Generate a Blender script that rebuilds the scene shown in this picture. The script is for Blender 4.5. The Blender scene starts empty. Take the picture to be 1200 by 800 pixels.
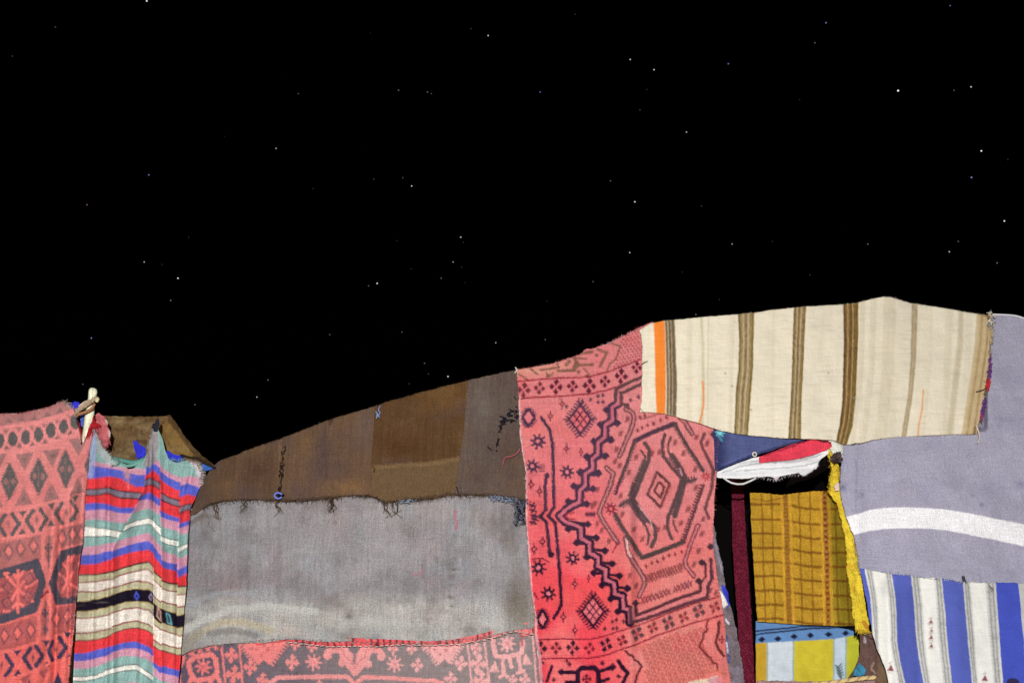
import bpy, math, random
import numpy as np
from mathutils import Vector

# ------------------------------------------------------------------ camera, night sky, lamp, exposure
sc = bpy.context.scene
CAM = np.array([0.0, -4.5, 1.0]); PITCH = math.radians(15.0); F = 1125.0
cd = bpy.data.cameras.new('camera'); cam = bpy.data.objects.new('camera', cd)
sc.collection.objects.link(cam); sc.camera = cam
cam.location = CAM; cam.rotation_euler = (math.radians(90) + PITCH, 0, 0)
cd.sensor_width = 36; cd.lens = 36 * F / 1200; cd.clip_end = 3000; cd.clip_start = 0.05

w = bpy.data.worlds.new('World'); sc.world = w; w.use_nodes = True
bg = w.node_tree.nodes['Background']
sky = w.node_tree.nodes.new('ShaderNodeTexSky'); sky.sky_type = 'NISHITA'; sky.sun_disc = False
sky.sun_elevation = math.radians(-12); sky.sun_rotation = math.radians(200)
w.node_tree.links.new(sky.outputs[0], bg.inputs[0]); bg.inputs[1].default_value = 0.0005

ld = bpy.data.lights.new('camera_flash', 'POINT'); ld.energy = 1880; ld.shadow_soft_size = 0.035
ld.color = (1.0, 0.995, 0.99)
lamp = bpy.data.objects.new('camera_flash', ld); sc.collection.objects.link(lamp)
lamp.location = (-0.20, -5.9, 1.85)

sc.view_settings.view_transform = 'Standard'; sc.view_settings.look = 'None'
sc.cycles.pixel_filter_width = 1.9
sc.view_settings.exposure = 0; sc.view_settings.gamma = 1

# ------------------------------------------------------------------ helpers
col = sc.collection
rng = np.random.default_rng(7)
random.seed(7)

def _lin(c):
    c = np.asarray(c, dtype=float) / 255.0
    return np.where(c <= 0.04045, c / 12.92, ((c + 0.055) / 1.055) ** 2.4)
def rgb(r, g, b):
    c = _lin((r, g, b)) * 0.9; l = c @ np.array([.3, .6, .1]); c = c * .93 + l * .07
    if r > 1.35 * max(g, 1) and r > 150 and b > .55 * g: c = c * np.array([1, 1.03, 1.12])   # madder red leans to pink
    return c

_lat = {}
def vnoise(x, y, s, seed=0):
    """smooth value noise in 0..1, cells of s pixels of cloth"""
    if seed not in _lat: _lat[seed] = np.random.default_rng(1000 + seed).random((256, 256))
    L = _lat[seed]; u = x / s; v = y / s
    i = np.floor(u).astype(int); j = np.floor(v).astype(int)
    fu = u - i; fv = v - j; fu = fu * fu * (3 - 2 * fu); fv = fv * fv * (3 - 2 * fv)
    i0 = i % 256; i1 = (i + 1) % 256; j0 = j % 256; j1 = (j + 1) % 256
    return (L[i0, j0] * (1 - fu) + L[i1, j0] * fu) * (1 - fv) + (L[i0, j1] * (1 - fu) + L[i1, j1] * fu) * fv
def fbm(x, y, s, seed=0, n=3):
    t = 0; a = 1; k = 0
    for q in range(n):
        t = t + a * vnoise(x, y, s / 2 ** q, seed + q); k += a; a *= 0.5
    return t / k

def base_depth(x, y):
    """how far back the tent front lies at a place on its face (it leans back towards the ridge)"""
    x = np.asarray(x, float); y = np.asarray(y, float)
    return 0.0011 * (700 - y) + 0.035 * np.sin(x / 150.0 + 0.6) + 0.02 * np.sin(x / 63.0 + y / 90.0)

def world(x, y, depth):
    """point of the tent face: x, y run along the cloth face, depth is metres back from the front plane"""
    x = np.asarray(x, float); y = np.asarray(y, float)
    dx = (x - 600) / F; up = (400 - y) / F
    dy = math.cos(PITCH) - math.sin(PITCH) * up; dz = math.sin(PITCH) + math.cos(PITCH) * up
    t = (depth - CAM[1]) / dy
    P = np.stack([dx * t, depth + 0 * t, CAM[2] + dz * t], -1)
    return P

def surf(x, y, lift=0.0): return world(x, y, base_depth(x, y) - lift)

def tag(o, label=None, cat=None, group=None, kind=None):
    if label: o['label'] = label
    if cat: o['category'] = cat
    if group: o['group'] = group
    if kind: o['kind'] = kind
    return o

def thing(name, loc, label, cat, group=None):
    o = bpy.data.objects.new(name, None); col.objects.link(o)
    o.location = loc; o.empty_display_size = 0.1
    return tag(o, label, cat, group)

def link_mesh(name, V, faces, C, m, parent=None, smooth=True):
    """V (n,3) world, faces (k,4) or list, C (n,3) linear colour"""
    V = np.asarray(V, float)
    if parent is not None: org = np.array(parent.location)
    else: org = np.array([V[:, 0].mean(), V[:, 1].mean(), V[:, 2].min()])
    me = bpy.data.meshes.new(name)
    if isinstance(faces, np.ndarray):
        n = len(faces); k = faces.shape[1]
        me.vertices.add(len(V)); me.vertices.foreach_set('co', (V - org).astype(np.float32).ravel())
        me.loops.add(n * k); me.loops.foreach_set('vertex_index', faces.astype(np.int32).ravel())
        me.polygons.add(n); me.polygons.foreach_set('loop_start', (np.arange(n) * k).astype(np.int32))
        me.polygons.foreach_set('use_smooth', np.full(n, smooth, dtype=bool))
        me.update(calc_edges=True)
    else:
        me.from_pydata([tuple(p) for p in (V - org)], [], faces)
        me.polygons.foreach_set('use_smooth', [smooth] * len(me.polygons)); me.update()
    if C is not None:
        a = me.color_attributes.new('Dye', 'FLOAT_COLOR', 'POINT')
        c4 = np.ones((len(V), 4), np.float32); c4[:, :3] = C
        a.data.foreach_set('color', c4.ravel())
    me.materials.append(m)
    o = bpy.data.objects.new(name, me); col.objects.link(o)
    if parent is not None: o.parent = parent
    else: o.location = org
    return o

# ------------------------------------------------------------------ materials
def cloth_mat(name, speck=0.12, grain=300.0, streak=0.06, sx=1.0, sz=6.0, bump=0.5, colour=None, hue=0.0, rough=0.95):
    m = bpy.data.materials.new(name); m.use_nodes = True; nt = m.node_tree; N = nt.nodes; L = nt.links
    b = N['Principled BSDF']; b.inputs['Roughness'].default_value = rough
    b.inputs['Specular IOR Level'].default_value = 0.08
    tc = N.new('ShaderNodeTexCoord')
    if colour is None:
        at = N.new('ShaderNodeAttribute'); at.attribute_name = 'Dye'; src = at.outputs['Color']
    else:
        r = N.new('ShaderNodeRGB'); r.outputs[0].default_value = (*colour, 1); src = r.outputs[0]
    n1 = N.new('ShaderNodeTexNoise'); n1.inputs['Scale'].default_value = grain; n1.inputs['Detail'].default_value = 2
    L.new(tc.outputs['Object'], n1.inputs['Vector'])
    mr = N.new('ShaderNodeMapRange'); mr.inputs[1].default_value = .3; mr.inputs[2].default_value = .7
    mr.inputs[3].default_value = 1 - speck * 1.3; mr.inputs[4].default_value = 1 + speck * 1.3
    L.new(n1.outputs['Fac'], mr.inputs[0])
    # threads: fine noise drawn out along the warp, and again along the weft
    outs = []
    for sc3, am in (((230, 25, 16), streak * sz / 4), ((14, 25, 250), streak * sx)):
        mp = N.new('ShaderNodeMapping'); mp.inputs['Scale'].default_value = sc3; L.new(tc.outputs['Object'], mp.inputs['Vector'])
        n2 = N.new('ShaderNodeTexNoise'); n2.inputs['Scale'].default_value = 1; n2.inputs['Detail'].default_value = 2; L.new(mp.outputs[0], n2.inputs['Vector'])
        q = N.new('ShaderNodeMapRange'); q.inputs[1].default_value = .3; q.inputs[2].default_value = .7; q.inputs[3].default_value = 1 - am; q.inputs[4].default_value = 1 + am
        L.new(n2.outputs['Fac'], q.inputs[0]); outs.append((q.outputs[0], n2.outputs['Fac']))
    m0 = N.new('ShaderNodeMath'); m0.operation = 'MULTIPLY'; L.new(outs[0][0], m0.inputs[0]); L.new(outs[1][0], m0.inputs[1])
    mu = N.new('ShaderNodeMath'); mu.operation = 'MULTIPLY'; L.new(mr.outputs[0], mu.inputs[0]); L.new(m0.outputs[0], mu.inputs[1])
    vm = N.new('ShaderNodeVectorMath'); vm.operation = 'SCALE'; L.new(src, vm.inputs[0]); L.new(mu.outputs[0], vm.inputs['Scale'])
    out = vm.outputs[0]
    # coloured fibre flecks
    n3 = N.new('ShaderNodeTexNoise'); n3.inputs['Scale'].default_value = grain * 0.8; n3.inputs['Detail'].default_value = 1
    L.new(tc.outputs['Object'], n3.inputs['Vector'])
    sub = N.new('ShaderNodeVectorMath'); sub.operation = 'SUBTRACT'; sub.inputs[1].default_value = (.5, .5, .5)
    L.new(n3.outputs['Color'], sub.inputs[0])
    ml = N.new('ShaderNodeVectorMath'); ml.operation = 'MULTIPLY_ADD'; ml.inputs[1].default_value = (1.2 * speck,) * 3
    ml.inputs[2].default_value = (1, 1, 1); L.new(sub.outputs[0], ml.inputs[0])
    fm = N.new('ShaderNodeVectorMath'); fm.operation = 'MULTIPLY'; L.new(out, fm.inputs[0]); L.new(ml.outputs[0], fm.inputs[1])
    L.new(fm.outputs[0], b.inputs['Base Color'])
    bp = N.new('ShaderNodeBump'); bp.inputs['Strength'].default_value = bump; bp.inputs['Distance'].default_value = 0.004
    hs = N.new('ShaderNodeMath'); hs.operation = 'ADD'; L.new(n1.outputs['Fac'], hs.inputs[0]); h2 = N.new('ShaderNodeMath'); h2.operation = 'ADD'; L.new(outs[0][1], h2.inputs[0]); L.new(outs[1][1], h2.inputs[1]); L.new(h2.outputs[0], hs.inputs[1])
    L.new(hs.outputs[0], bp.inputs['Height']); L.new(bp.outputs[0], b.inputs['Normal'])
    return m

M_wool = cloth_mat('rough wool', .22, 250, .10, sx=1, sz=6, bump=.5)
M_rug = cloth_mat('knotted rug pile', .20, 270, .10, sx=1, sz=4, bump=.6)
M_fleece = cloth_mat('grey felt', .26, 260, .10, sx=.7, sz=5, bump=.7)
M_fleece2 = cloth_mat('lavender felt', .21, 270, .06, sx=1, sz=4, bump=.6)
M_cotton = cloth_mat('thin cotton', .07, 320, .05, sx=1, sz=3, bump=.3)
M_cream = cloth_mat('cream kilim', .06, 320, .05, sx=1.2, sz=3, bump=.35)
M_yarn = cloth_mat('yarn', .10, 500, .05)
M_sand = cloth_mat('sand', .12, 60, .10, colour=(.30, .21, .13), bump=.8)
M_inner_dark = cloth_mat('interior darkness', .3, 250, .1, colour=(.002, .0015, .0014))  # near-black albedo puts the doorway's inner darkness into the colour
M_wood = cloth_mat('pale peeled wood', .05, 120, .10, sx=1, sz=12, bump=.3, rough=.7)

# ------------------------------------------------------------------ drawing the woven patterns on the cloth points
class Dye:
    def __init__(s, x, y, warp=0.8, seed=0, knot=0.0):
        x = x + (vnoise(x, y, 3.0, 40 + seed) - .5) * warp * 2 + (vnoise(x, y, 14., 41 + seed) - .5) * warp * 1.5
        y = y + (vnoise(x, y, 3.0, 42 + seed) - .5) * warp * 2 + (vnoise(x, y, 14., 43 + seed) - .5) * warp * 1.5
        if knot: x = x * .2 + .8 * np.round(x / knot) * knot; y = y * .2 + .8 * np.round(y / knot) * knot
        s.o = np.argsort(y, kind='stable'); s.x = x[s.o]; s.y = y[s.o]; s.c = np.zeros((len(x), 3)); s.aa = 1.4; s.wg = 1.0
    def result(s):
        r = np.empty_like(s.c); r[s.o] = s.c; return r
    def fill(s, c): s.c[:] = c
    def blob(s, x, y, rx, ry, c, a=1.0):
        i = s._box(x - 2.6 * rx, y - 2.6 * ry, x + 2.6 * rx, y + 2.6 * ry)
        if len(i):
            n = vnoise(s.x[i], s.y[i], max(3, min(rx, ry) * .5), 91); e = ((s.x[i] - x) / rx) ** 2 + ((s.y[i] - y) / ry) ** 2
            al = (np.exp(-e) * (.6 + .8 * n) * a)[:, None]; al = np.clip(al, 0, 1); s.c[i] = s.c[i] * (1 - al) + np.asarray(c) * al
    def mix(s, c, a): s.c += (np.asarray(c) - s.c) * a[:, None]
    def _box(s, x0, y0, x1, y1):
        a = np.searchsorted(s.y, y0); b = np.searchsorted(s.y, y1)
        return np.nonzero((s.x[a:b] > x0) & (s.x[a:b] < x1))[0] + a
    def _dist(s, i, pts):
        X = s.x[i]; Y = s.y[i]; d = np.full(len(i), 1e9)
        for (ax, ay), (bx, by) in zip(pts[:-1], pts[1:]):
            ux = bx - ax; uy = by - ay; l = ux * ux + uy * uy + 1e-9
            t = np.clip(((X - ax) * ux + (Y - ay) * uy) / l, 0, 1)
            d = np.minimum(d, (X - ax - t * ux) ** 2 + (Y - ay - t * uy) ** 2)
        return np.sqrt(d)
    def _put(s, i, a, c, alpha):
        a = (np.clip(a, 0, 1) * alpha)[:, None]; s.c[i] = s.c[i] * (1 - a) + np.asarray(c) * a
    def line(s, pts, wd, c, a=1.0):
        wd = wd * s.wg
        q = np.array(pts, float); m = wd / 2 + 2
        i = s._box(q[:, 0].min() - m, q[:, 1].min() - m, q[:, 0].max() + m, q[:, 1].max() + m)
        if len(i): s._put(i, (wd / 2 - s._dist(i, pts)) / s.aa + .5, c, a)
    def poly(s, pts, c, a=1.0):
        q = np.array(pts, float)
        i = s._box(q[:, 0].min() - 2, q[:, 1].min() - 2, q[:, 0].max() + 2, q[:, 1].max() + 2)
        if not len(i): return
        X = s.x[i]; Y = s.y[i]; ins = np.zeros(len(i), bool); cl = list(pts) + [pts[0]]
        for (ax, ay), (bx, by) in zip(cl[:-1], cl[1:]):
            if ay == by: continue
            k = ((ay > Y) != (by > Y)) & (X < (bx - ax) * (Y - ay) / (by - ay) + ax); ins ^= k
        d = s._dist(i, cl); s._put(i, np.where(ins, d, -d) / s.aa + .5, c, a)
    def dot(s, x, y, r, c, a=1.0): s.line([(x, y), (x + .01, y)], 2 * r, c, a)
    def oval(s, x, y, rx, ry, c, a=1.0):
        i = s._box(x - rx - 2, y - ry - 2, x + rx + 2, y + ry + 2)
        if len(i):
            e = np.hypot((s.x[i] - x) / rx, (s.y[i] - y) / ry); s._put(i, (1 - e) * min(rx, ry) / s.aa + .5, c, a)
    def dia(s, x, y, w_, h, c, a=1.0, t=0.0):
        k = t; s.poly([(x - k * h, y - h), (x + w_, y - k * w_), (x + k * h, y + h), (x - w_, y + k * w_)], c, a)
    def cross(s, x, y, r, c, a=1.0, t=0.0, gap=None):
        ct, st = math.cos(t), math.sin(t)
        for (dx, dy) in ((0, -1), (0, 1), (1, 0), (-1, 0)):
            k = r * (.72 if dy else .62)
            s.dia(x + (dx * ct - dy * st) * k, y + (dx * st + dy * ct) * k, r * .42, r * .5, c, a)
            s.line([(x, y), (x + (dx * ct - dy * st) * k * 1.2, y + (dx * st + dy * ct) * k * 1.2)], r * .22, c, a)
        if gap is not None: s.dia(x, y, r * .28, r * .28, gap, a)
    def star(s, x, y, r, c, hole, a=1.0, n=8, t=.2):
        for k in range(n):
            g = t + k * 2 * math.pi / n
            s.line([(x + .35 * r * math.cos(g), y + .35 * r * math.sin(g)), (x + r * math.cos(g), y + r * math.sin(g))], r * .26, c, a)
        s.dot(x, y, r * .58, c, a); s.dot(x, y, r * .25, hole, a)
    def spikes(s, pts, c, step=3.2, ln=3.0, side=1, wd=1.2, a=1.0):
        for (ax, ay), (bx, by) in zip(pts[:-1], pts[1:]):
            l = math.hypot(bx - ax, by - ay)
            if l < 1: continue
            ux, uy = (bx - ax) / l, (by - ay) / l; k = step / 2
            while k < l:
                px, py = ax + ux * k, ay + uy * k
                for sd in ((1, -1) if side == 0 else (side,)):
                    s.line([(px, py), (px - uy * sd * ln, py + ux * sd * ln)], wd, c, a)
                k += step
    def double(s, pts, wd, c, mid, a=1.0, mw=None):
        s.line(pts, wd, c, a); s.line(pts, mw or wd * .3, mid, a)

def resample(pts, n=None, ts=None):
    q = np.array(pts, float); d = np.concatenate([[0], np.cumsum(np.hypot(*(np.diff(q, axis=0).T)))])
    t = (np.linspace(0, 1, n) if ts is None else ts) * d[-1]
    return np.stack([np.interp(t, d, q[:, 0]), np.interp(t, d, q[:, 1])], -1)

def ragged(c, amp, sc_, seed):
    n = len(c)
    if amp <= 0: return c
    t = np.arange(n) * 1.0; nx = (vnoise(t, t * 0 + seed * 7.3, sc_, seed) - .5) + .6 * (vnoise(t, t * 0 + 3.1, sc_ / 3, seed + 1) - .5)
    tan = np.gradient(c, axis=0); tan /= np.linalg.norm(tan, axis=1)[:, None] + 1e-9
    win = np.minimum(1, np.minimum(t, n - 1 - t) / 4)
    return c + np.stack([-tan[:, 1], tan[:, 0]], -1) * (nx * amp * 2 * win)[:, None]

def cloth(name, parent, top, bottom, left, right, paint, mat, lift=0.0, relief=None, step=1.0,
          rag=(0.5, 0.5, 0.5, 0.5), rim=0.008, back=None, warp=.8, seed=0, knot=0.0):
    """a hanging textile: four edge curves, a relief in depth, a dyed pattern, a thick selvedge and, where it goes
    over the ridge, a fall down the back of the tent"""
    T0 = resample(top, 200); B0 = resample(bottom, 200)
    wdt = max(np.abs(np.diff(T0[:, 0])).sum(), np.abs(np.diff(B0[:, 0])).sum(), 3)
    nu = max(6, int(wdt / step))
    ymin = min(left[0][1], right[0][1]); ymax = max(left[-1][1], right[-1][1])
    H = max(ymax - ymin, 3)
    vis = min(1.0, (812 - ymin) / H); n1 = max(5, int(H * vis / step)); v = np.linspace(0, vis, n1)
    if vis < 1: v = np.concatenate([v, np.linspace(vis, 1, max(3, int(H * (1 - vis) / 9)))[1:]])
    nv = len(v)
    def edge(p, n, k, ts=None):
        c = resample(p, n, ts); return ragged(c, rag[k], 9.0, seed * 5 + k)
    T = edge(top, nu, 0); B = edge(bottom, nu, 1)
    Lc = edge(left, nv, 2, v); Rc = edge(right, nv, 3, v)
    u = np.linspace(0, 1, nu)[None, :, None]; vv = v[:, None, None]
    S = (1 - vv) * T[None] + vv * B[None] + (1 - u) * Lc[:, None] + u * Rc[:, None] \
        - ((1 - u) * (1 - vv) * T[0] + u * (1 - vv) * T[-1] + (1 - u) * vv * B[0] + u * vv * B[-1])
    X = S[..., 0].ravel(); Y = S[..., 1].ravel()
    d = base_depth(X, Y) - lift
    if relief is not None: d = d + relief(X, Y)
    V = world(X, Y, d); V[:, 2] = np.maximum(V[:, 2], .012)
    dye = Dye(X, Y, warp, seed, knot); paint(dye); C = dye.result()
    idx = np.arange(nu * nv).reshape(nv, nu)
    Fq = np.stack([idx[:-1, :-1], idx[1:, :-1], idx[1:, 1:], idx[:-1, 1:]], -1).reshape(-1, 4)
    # selvedge: the rim folded back
    loop = np.concatenate([idx[0, :], idx[1:, -1], idx[-1, -2::-1], idx[-2:0:-1, 0]])
    cen = V.mean(0); r1 = V[loop] + np.array([0, rim, 0]); off = len(V); n = len(loop)
    a = np.arange(n); b = (a + 1) % n
    Fr = np.stack([loop[a], loop[b], off + b, off + a], -1)
    Vs = [V, r1]; Cs = [C, C[loop]]; Fs = [Fq, Fr]; off += n
    if back:
        # the cloth goes on over the ridge line and down behind
        st = max(1, nu // 60); cols = np.unique(np.append(np.arange(0, nu, st), nu - 1)); m = len(cols); nb = 14
        top3 = V[idx[0, cols]]; rows = []; cr = []
        for k in range(nb):
            f = k / (nb - 1)
            yy = top3[:, 1] + .006 + back * min(1, f * 1.4); zz = top3[:, 2] * (1 - .45 * min(1, f * 1.4) ** 1.2) - 0.004
            if f > .72: zz = zz * (1 - (f - .72) / .28) + .01; yy = yy + .15 * (f - .72)
            rows.append(np.stack([top3[:, 0], yy, zz], -1)); cr.append(C[idx[min(nv - 1, int(k * nv * .5 / nb)), cols]])
        Vs.append(np.concatenate(rows)); Cs.append(np.concatenate(cr))
        ib = off + np.arange(nb * m).reshape(nb, m)
        Fs.append(np.stack([ib[:-1, :-1], ib[:-1, 1:], ib[1:, 1:], ib[1:, :-1]], -1).reshape(-1, 4))
        off += nb * m
    return link_mesh(name, np.concatenate(Vs), np.concatenate(Fs), np.concatenate(Cs), mat, parent)

class Strands:
    """many thin yarns gathered into one mesh"""
    def __init__(s): s.V = []; s.F = []; s.C = []; s.n = 0
    def add(s, P, r, c, k=5, taper=1.0):
        P = np.asarray(P, float); m = len(P); tan = np.gradient(P, axis=0); tan /= np.linalg.norm(tan, axis=1)[:, None] + 1e-9
        up = np.array([0, 1, 0.13]); a = np.cross(tan, up); a /= np.linalg.norm(a, axis=1)[:, None] + 1e-9; b = np.cross(tan, a)
        rr = r * np.linspace(1, taper, m)
        for q in range(k):
            g = 2 * math.pi * q / k
            s.V.append(P + (a * math.cos(g) + b * math.sin(g)) * rr[:, None])
        base = s.n
        for q in range(k):
            q2 = (q + 1) % k
            for i in range(m - 1): s.F.append((base + q * m + i, base + q * m + i + 1, base + q2 * m + i + 1, base + q2 * m + i))
        s.F.append(tuple(base + q * m for q in range(k))); s.F.append(tuple(base + q * m + m - 1 for q in range(k))[::-1])
        s.C.append(np.tile(np.asarray(c, float), (m * k, 1))); s.n += m * k
    def px(s, pts, r, c, lift=.01, taper=1.0, k=5, n=None):
        q = np.array(pts, float)
        if n: q = resample(q, n)
        s.add(surf(q[:, 0], q[:, 1], lift), r, c, k, taper)
    def fuzz(s, edge, n, ln, r, cols, lift, dirn, spread=.6, curl=1.0):
        """loose fibres standing off an edge; dirn = mean direction on the cloth face"""
        e = resample(edge, n)
        for (x, y) in e:
            x += random.uniform(-1.2, 1.2); a = math.atan2(dirn[1], dirn[0]) + random.uniform(-spread, spread)
            l = ln * random.uniform(.3, 1.2); pts = [(x - math.cos(a) * 1.5, y - math.sin(a) * 1.5)]
            g = a
            for k in range(3):
                g += random.uniform(-.7, .7) * curl; pts.append((pts[-1][0] + math.cos(g) * (l + 1.5) / 3, pts[-1][1] + math.sin(g) * (l + 1.5) / 3))
            s.px(pts, r * random.uniform(.6, 1.2), cols[random.randrange(len(cols))], lift, .5, 3)
    def build(s, name, parent=None, mat=None):
        return link_mesh(name, np.concatenate(s.V), s.F, np.concatenate(s.C), mat or M_yarn, parent)

def waves(*ws):
    """relief from (amp m, x0, y0, x1, y1, width) ridges; negative amp towards the viewer"""
    def f(x, y):
        d = 0
        for (a, x0, y0, x1, y1, wd) in ws:
            ux, uy = x1 - x0, y1 - y0; t = np.clip(((x - x0) * ux + (y - y0) * uy) / (ux * ux + uy * uy), 0, 1)
            r = np.hypot(x - x0 - t * ux, y - y0 - t * uy); d = d + a * np.exp(-(r / wd) ** 2)
        return d
    return f
def rough(amp, s, seed): return lambda x, y: (fbm(x, y, s, seed) - .5) * 2 * amp
def plus(*fs): return lambda x, y: sum(f(x, y) for f in fs)
def foot(x, y=600, lift=0): p = surf(x, y, lift); return (float(p[0]), float(p[1]), 0.0)

# ------------------------------------------------------------------ ground and stars
gx = np.concatenate([-np.geomspace(1500, 6, 24), np.linspace(-5.5, 5.5, 60), np.geomspace(6, 1500, 24)])
gy = np.concatenate([-np.geomspace(1500, 8, 18), np.linspace(-7.5, 5.5, 70), np.geomspace(6, 1500, 24)])
GX, GY = np.meshgrid(gx, gy); gz = (fbm(GX * 30 + 900, GY * 30 + 900, 60, 3) - .5) * .06 - .03
gz = np.where(np.hypot(GX, GY) > 30, -.05, gz)
gi = np.arange(GX.size).reshape(GX.shape)
g = link_mesh('ground', np.stack([GX.ravel(), GY.ravel(), gz.ravel()], -1),
              np.stack([gi[:-1, :-1], gi[:-1, 1:], gi[1:, 1:], gi[1:, :-1]], -1).reshape(-1, 4), None, M_sand)
g['kind'] = 'structure'

def glow(name, c, s):
    m = bpy.data.materials.new(name); m.use_nodes = True; b = m.node_tree.nodes['Principled BSDF']
    b.inputs['Base Color'].default_value = (0, 0, 0, 1); b.inputs['Emission Color'].default_value = (*c, 1)
    b.inputs['Emission Strength'].default_value = s; return m
import bmesh
def ball_mesh(name, m):
    bm = bmesh.new(); bmesh.ops.create_icosphere(bm, subdivisions=1, radius=1); me = bpy.data.meshes.new(name)
    bm.to_mesh(me); bm.free(); me.materials.append(m); return me
RS = 900.0; PXR = RS / F
SM = {'w': ball_mesh('white_star', glow('white starlight', (1, .97, .93), 1.0)),
      'm': ball_mesh('dim_star', glow('dim starlight', (.9, .9, .95), .24)),
      'b': ball_mesh('blue_star', glow('blue starlight', (.35, .42, 1), .75)),
      'f': ball_mesh('faint_star', glow('faint starlight', (.9, .8, .75), .09)),
      'r': ball_mesh('reddish_star', glow('reddish starlight', (.9, .5, .45), .22))}
SL = {'w': ('bright white star in the black night sky', 'bright stars in the night sky'),
      'm': ('dim white star in the black night sky', 'dim stars in the night sky'),
      'b': ('small blue star in the black night sky', 'blue stars in the night sky'),
      'f': ('very faint speck of a star in the black sky', 'faint stars in the night sky'),
      'r': ('dim reddish star high left in the black sky', None)}
STARS = [(172,1.5,'w',1.0),(65,32,'m',.5),(14.5,66,'f',.7),(552,34,'f',.7),(572,42,'w',.8),(434,39,'f',.5),(349.5,110,'m',.6),
 (467,106,'m',.8),(501,108,'m',.7),(505.5,110,'m',.6),(323.5,174,'w',.65),(174.5,205,'b',.75),(263,160,'f',.5),(102,240,'r',.9),
 (367,221,'f',.6),(438,210,'f',.8),(472,208.5,'m',.6),(482.5,218,'w',.8),(221,278,'f',.6),(169,307,'w',.6),(190,310,'f',.6),
 (208.5,326,'w',.9),(200,352,'m',.8),(540,278,'w',.8),(543,284,'f',.6),(465,282,'f',.6),(531,307,'w',.6),(541,313,'f',.6),
 (517,326,'m',.8),(545,331,'f',.6),(442,332,'w',.95),(432,335,'m',.7),(482,315,'f',.6),(107,396,'b',.8),(386.5,392,'m',.7),
 (471,389,'m',.7),(738.5,70,'w',.75),(766.5,82,'w',.85),(853.5,75,'b',.75),(633,108,'b',.7),(758,105,'f',.6),(674,17,'f',.7),
 (968,27,'b',.8),(955,50.5,'m',.7),(1113.5,7,'b',.6),(804.5,155,'w',.7),(750,129,'f',.8),(1052.5,106.5,'w',1.3),(1138,102,'w',.8),
 (1118,106,'m',.6),(1150,177,'w',1.05),(1138.5,208,'b',.95),(1181,187,'f',.6),(715.5,212,'m',.7),(744,236.5,'w',.95),
 (822,241.5,'f',.8),(738,296,'w',.8),(858,286,'w',.6),(905,283,'f',.6),(1017,286,'m',.8),(1112.5,295,'w',.7),(1123,283,'m',.7),
 (1177,259,'w',.95),(1168.5,308,'m',.8),(695,330,'m',.7),(799.5,319,'f',.6),(949,322,'f',.7),(937,117,'f',.6),(641,353,'f',.6),
 (843,351,'f',.6),(815.5,368.5,'m',.8),(639,398,'m',.7),(581,401.5,'w',.65),(525,441,'w',.95),(497.5,425.5,'m',.7),
 (479.5,449.5,'f',.7),(502,438,'f',.8),(314,445,'m',.8),(301,465,'w',.65),(228.5,474,'m',.7),(97,450,'m',.6)]
def star_dir(x, y):
    v = np.array([(x - 600) / F, math.cos(PITCH) - math.sin(PITCH) * (400 - y) / F, math.sin(PITCH) + math.cos(PITCH) * (400 - y) / F])
    return v / np.linalg.norm(v)
for (x, y, k, s_) in STARS:
    o = bpy.data.objects.new('star', SM[k]); col.objects.link(o)
    o.location = CAM + star_dir(x, y) * RS; o.scale = (s_ * PXR * .85,) * 3
    if k == 'w' and s_ > 1.2: tag(o, 'brightest star, upper right of the black night sky', 'star')
    else:
        land = [(50, 'the left edge of the far left rug'), (120, 'the wooden pole'), (205, 'the striped shawl'), (270, 'the dip beside the shawl'), (335, 'the low end of the brown blanket'),
                (440, 'the middle of the brown blanket'), (490, 'the golden brown panel'), (550, 'the seam right of the golden panel'), (610, 'the grey brown panel'), (690, 'the tall coral rug'), (752, 'the tall coral rug\'s ridge end'),
                (800, 'the orange stripe'), (900, 'the first wide brown stripe'), (965, 'the second wide brown stripe'), (1025, 'the third wide brown stripe'), (1100, 'the highest point of the ridge'), (1160, 'the kilim\'s right end'), (1300, 'the right edge')]
        hgt = [(30, 'at the very top'), (60, 'near the top'), (95, 'very high'), (135, 'high'), (185, 'fairly high'), (230, 'above mid sky'), (265, 'at mid sky'), (291, 'below mid sky'), (320, 'fairly low'), (345, 'low'), (380, 'quite low'), (415, 'very low'), (600, 'just above the cloth,')]
        kd = {'w': 'bright white', 'm': 'dim white', 'b': 'small blue', 'f': 'very faint', 'r': 'dim reddish'}[k]
        kd = {(501, 108): 'left of two close dim white', (505.5, 110): 'right of two close dim white', (367, 221): 'left of two very faint', (438, 210): 'right of two very faint'}.get((x, y), kd)
        tag(o, kd + (' stars ' if 'two' in kd else ' star ') + next(b for a, b in hgt if y < a) + ' over ' + next(b for a, b in land if x < a), 'star', SL[k][1])
# the rest of the sky: the same scatter of stars all round, far too many to count
Vb, Fb = [], []
ico = [(1,0,0),(-1,0,0),(0,1,0),(0,-1,0),(0,0,1),(0,0,-1)]
icf = [(0,2,4),(2,1,4),(1,3,4),(3,0,4),(2,0,5),(1,2,5),(3,1,5),(0,3,5)]
for k in range(900):
    v = rng.normal(size=3); v /= np.linalg.norm(v); v[2] = abs(v[2])
    fw = v[1] * math.cos(PITCH) + v[2] * math.sin(PITCH)
    if fw > 0 and abs(v[0] / fw) < .56 and abs((-v[1] * math.sin(PITCH) + v[2] * math.cos(PITCH)) / fw) < .38: continue
    c = CAM + v * RS; r = PXR * rng.uniform(.3, .8); b0 = len(Vb)
    Vb += [tuple(c + np.array(q) * r) for q in ico]; Fb += [tuple(b0 + j for j in f) for f in icf]
o = link_mesh('stars', Vb, Fb, None, SM['m'].materials[0], None, False); o['kind'] = 'stuff'
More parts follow.
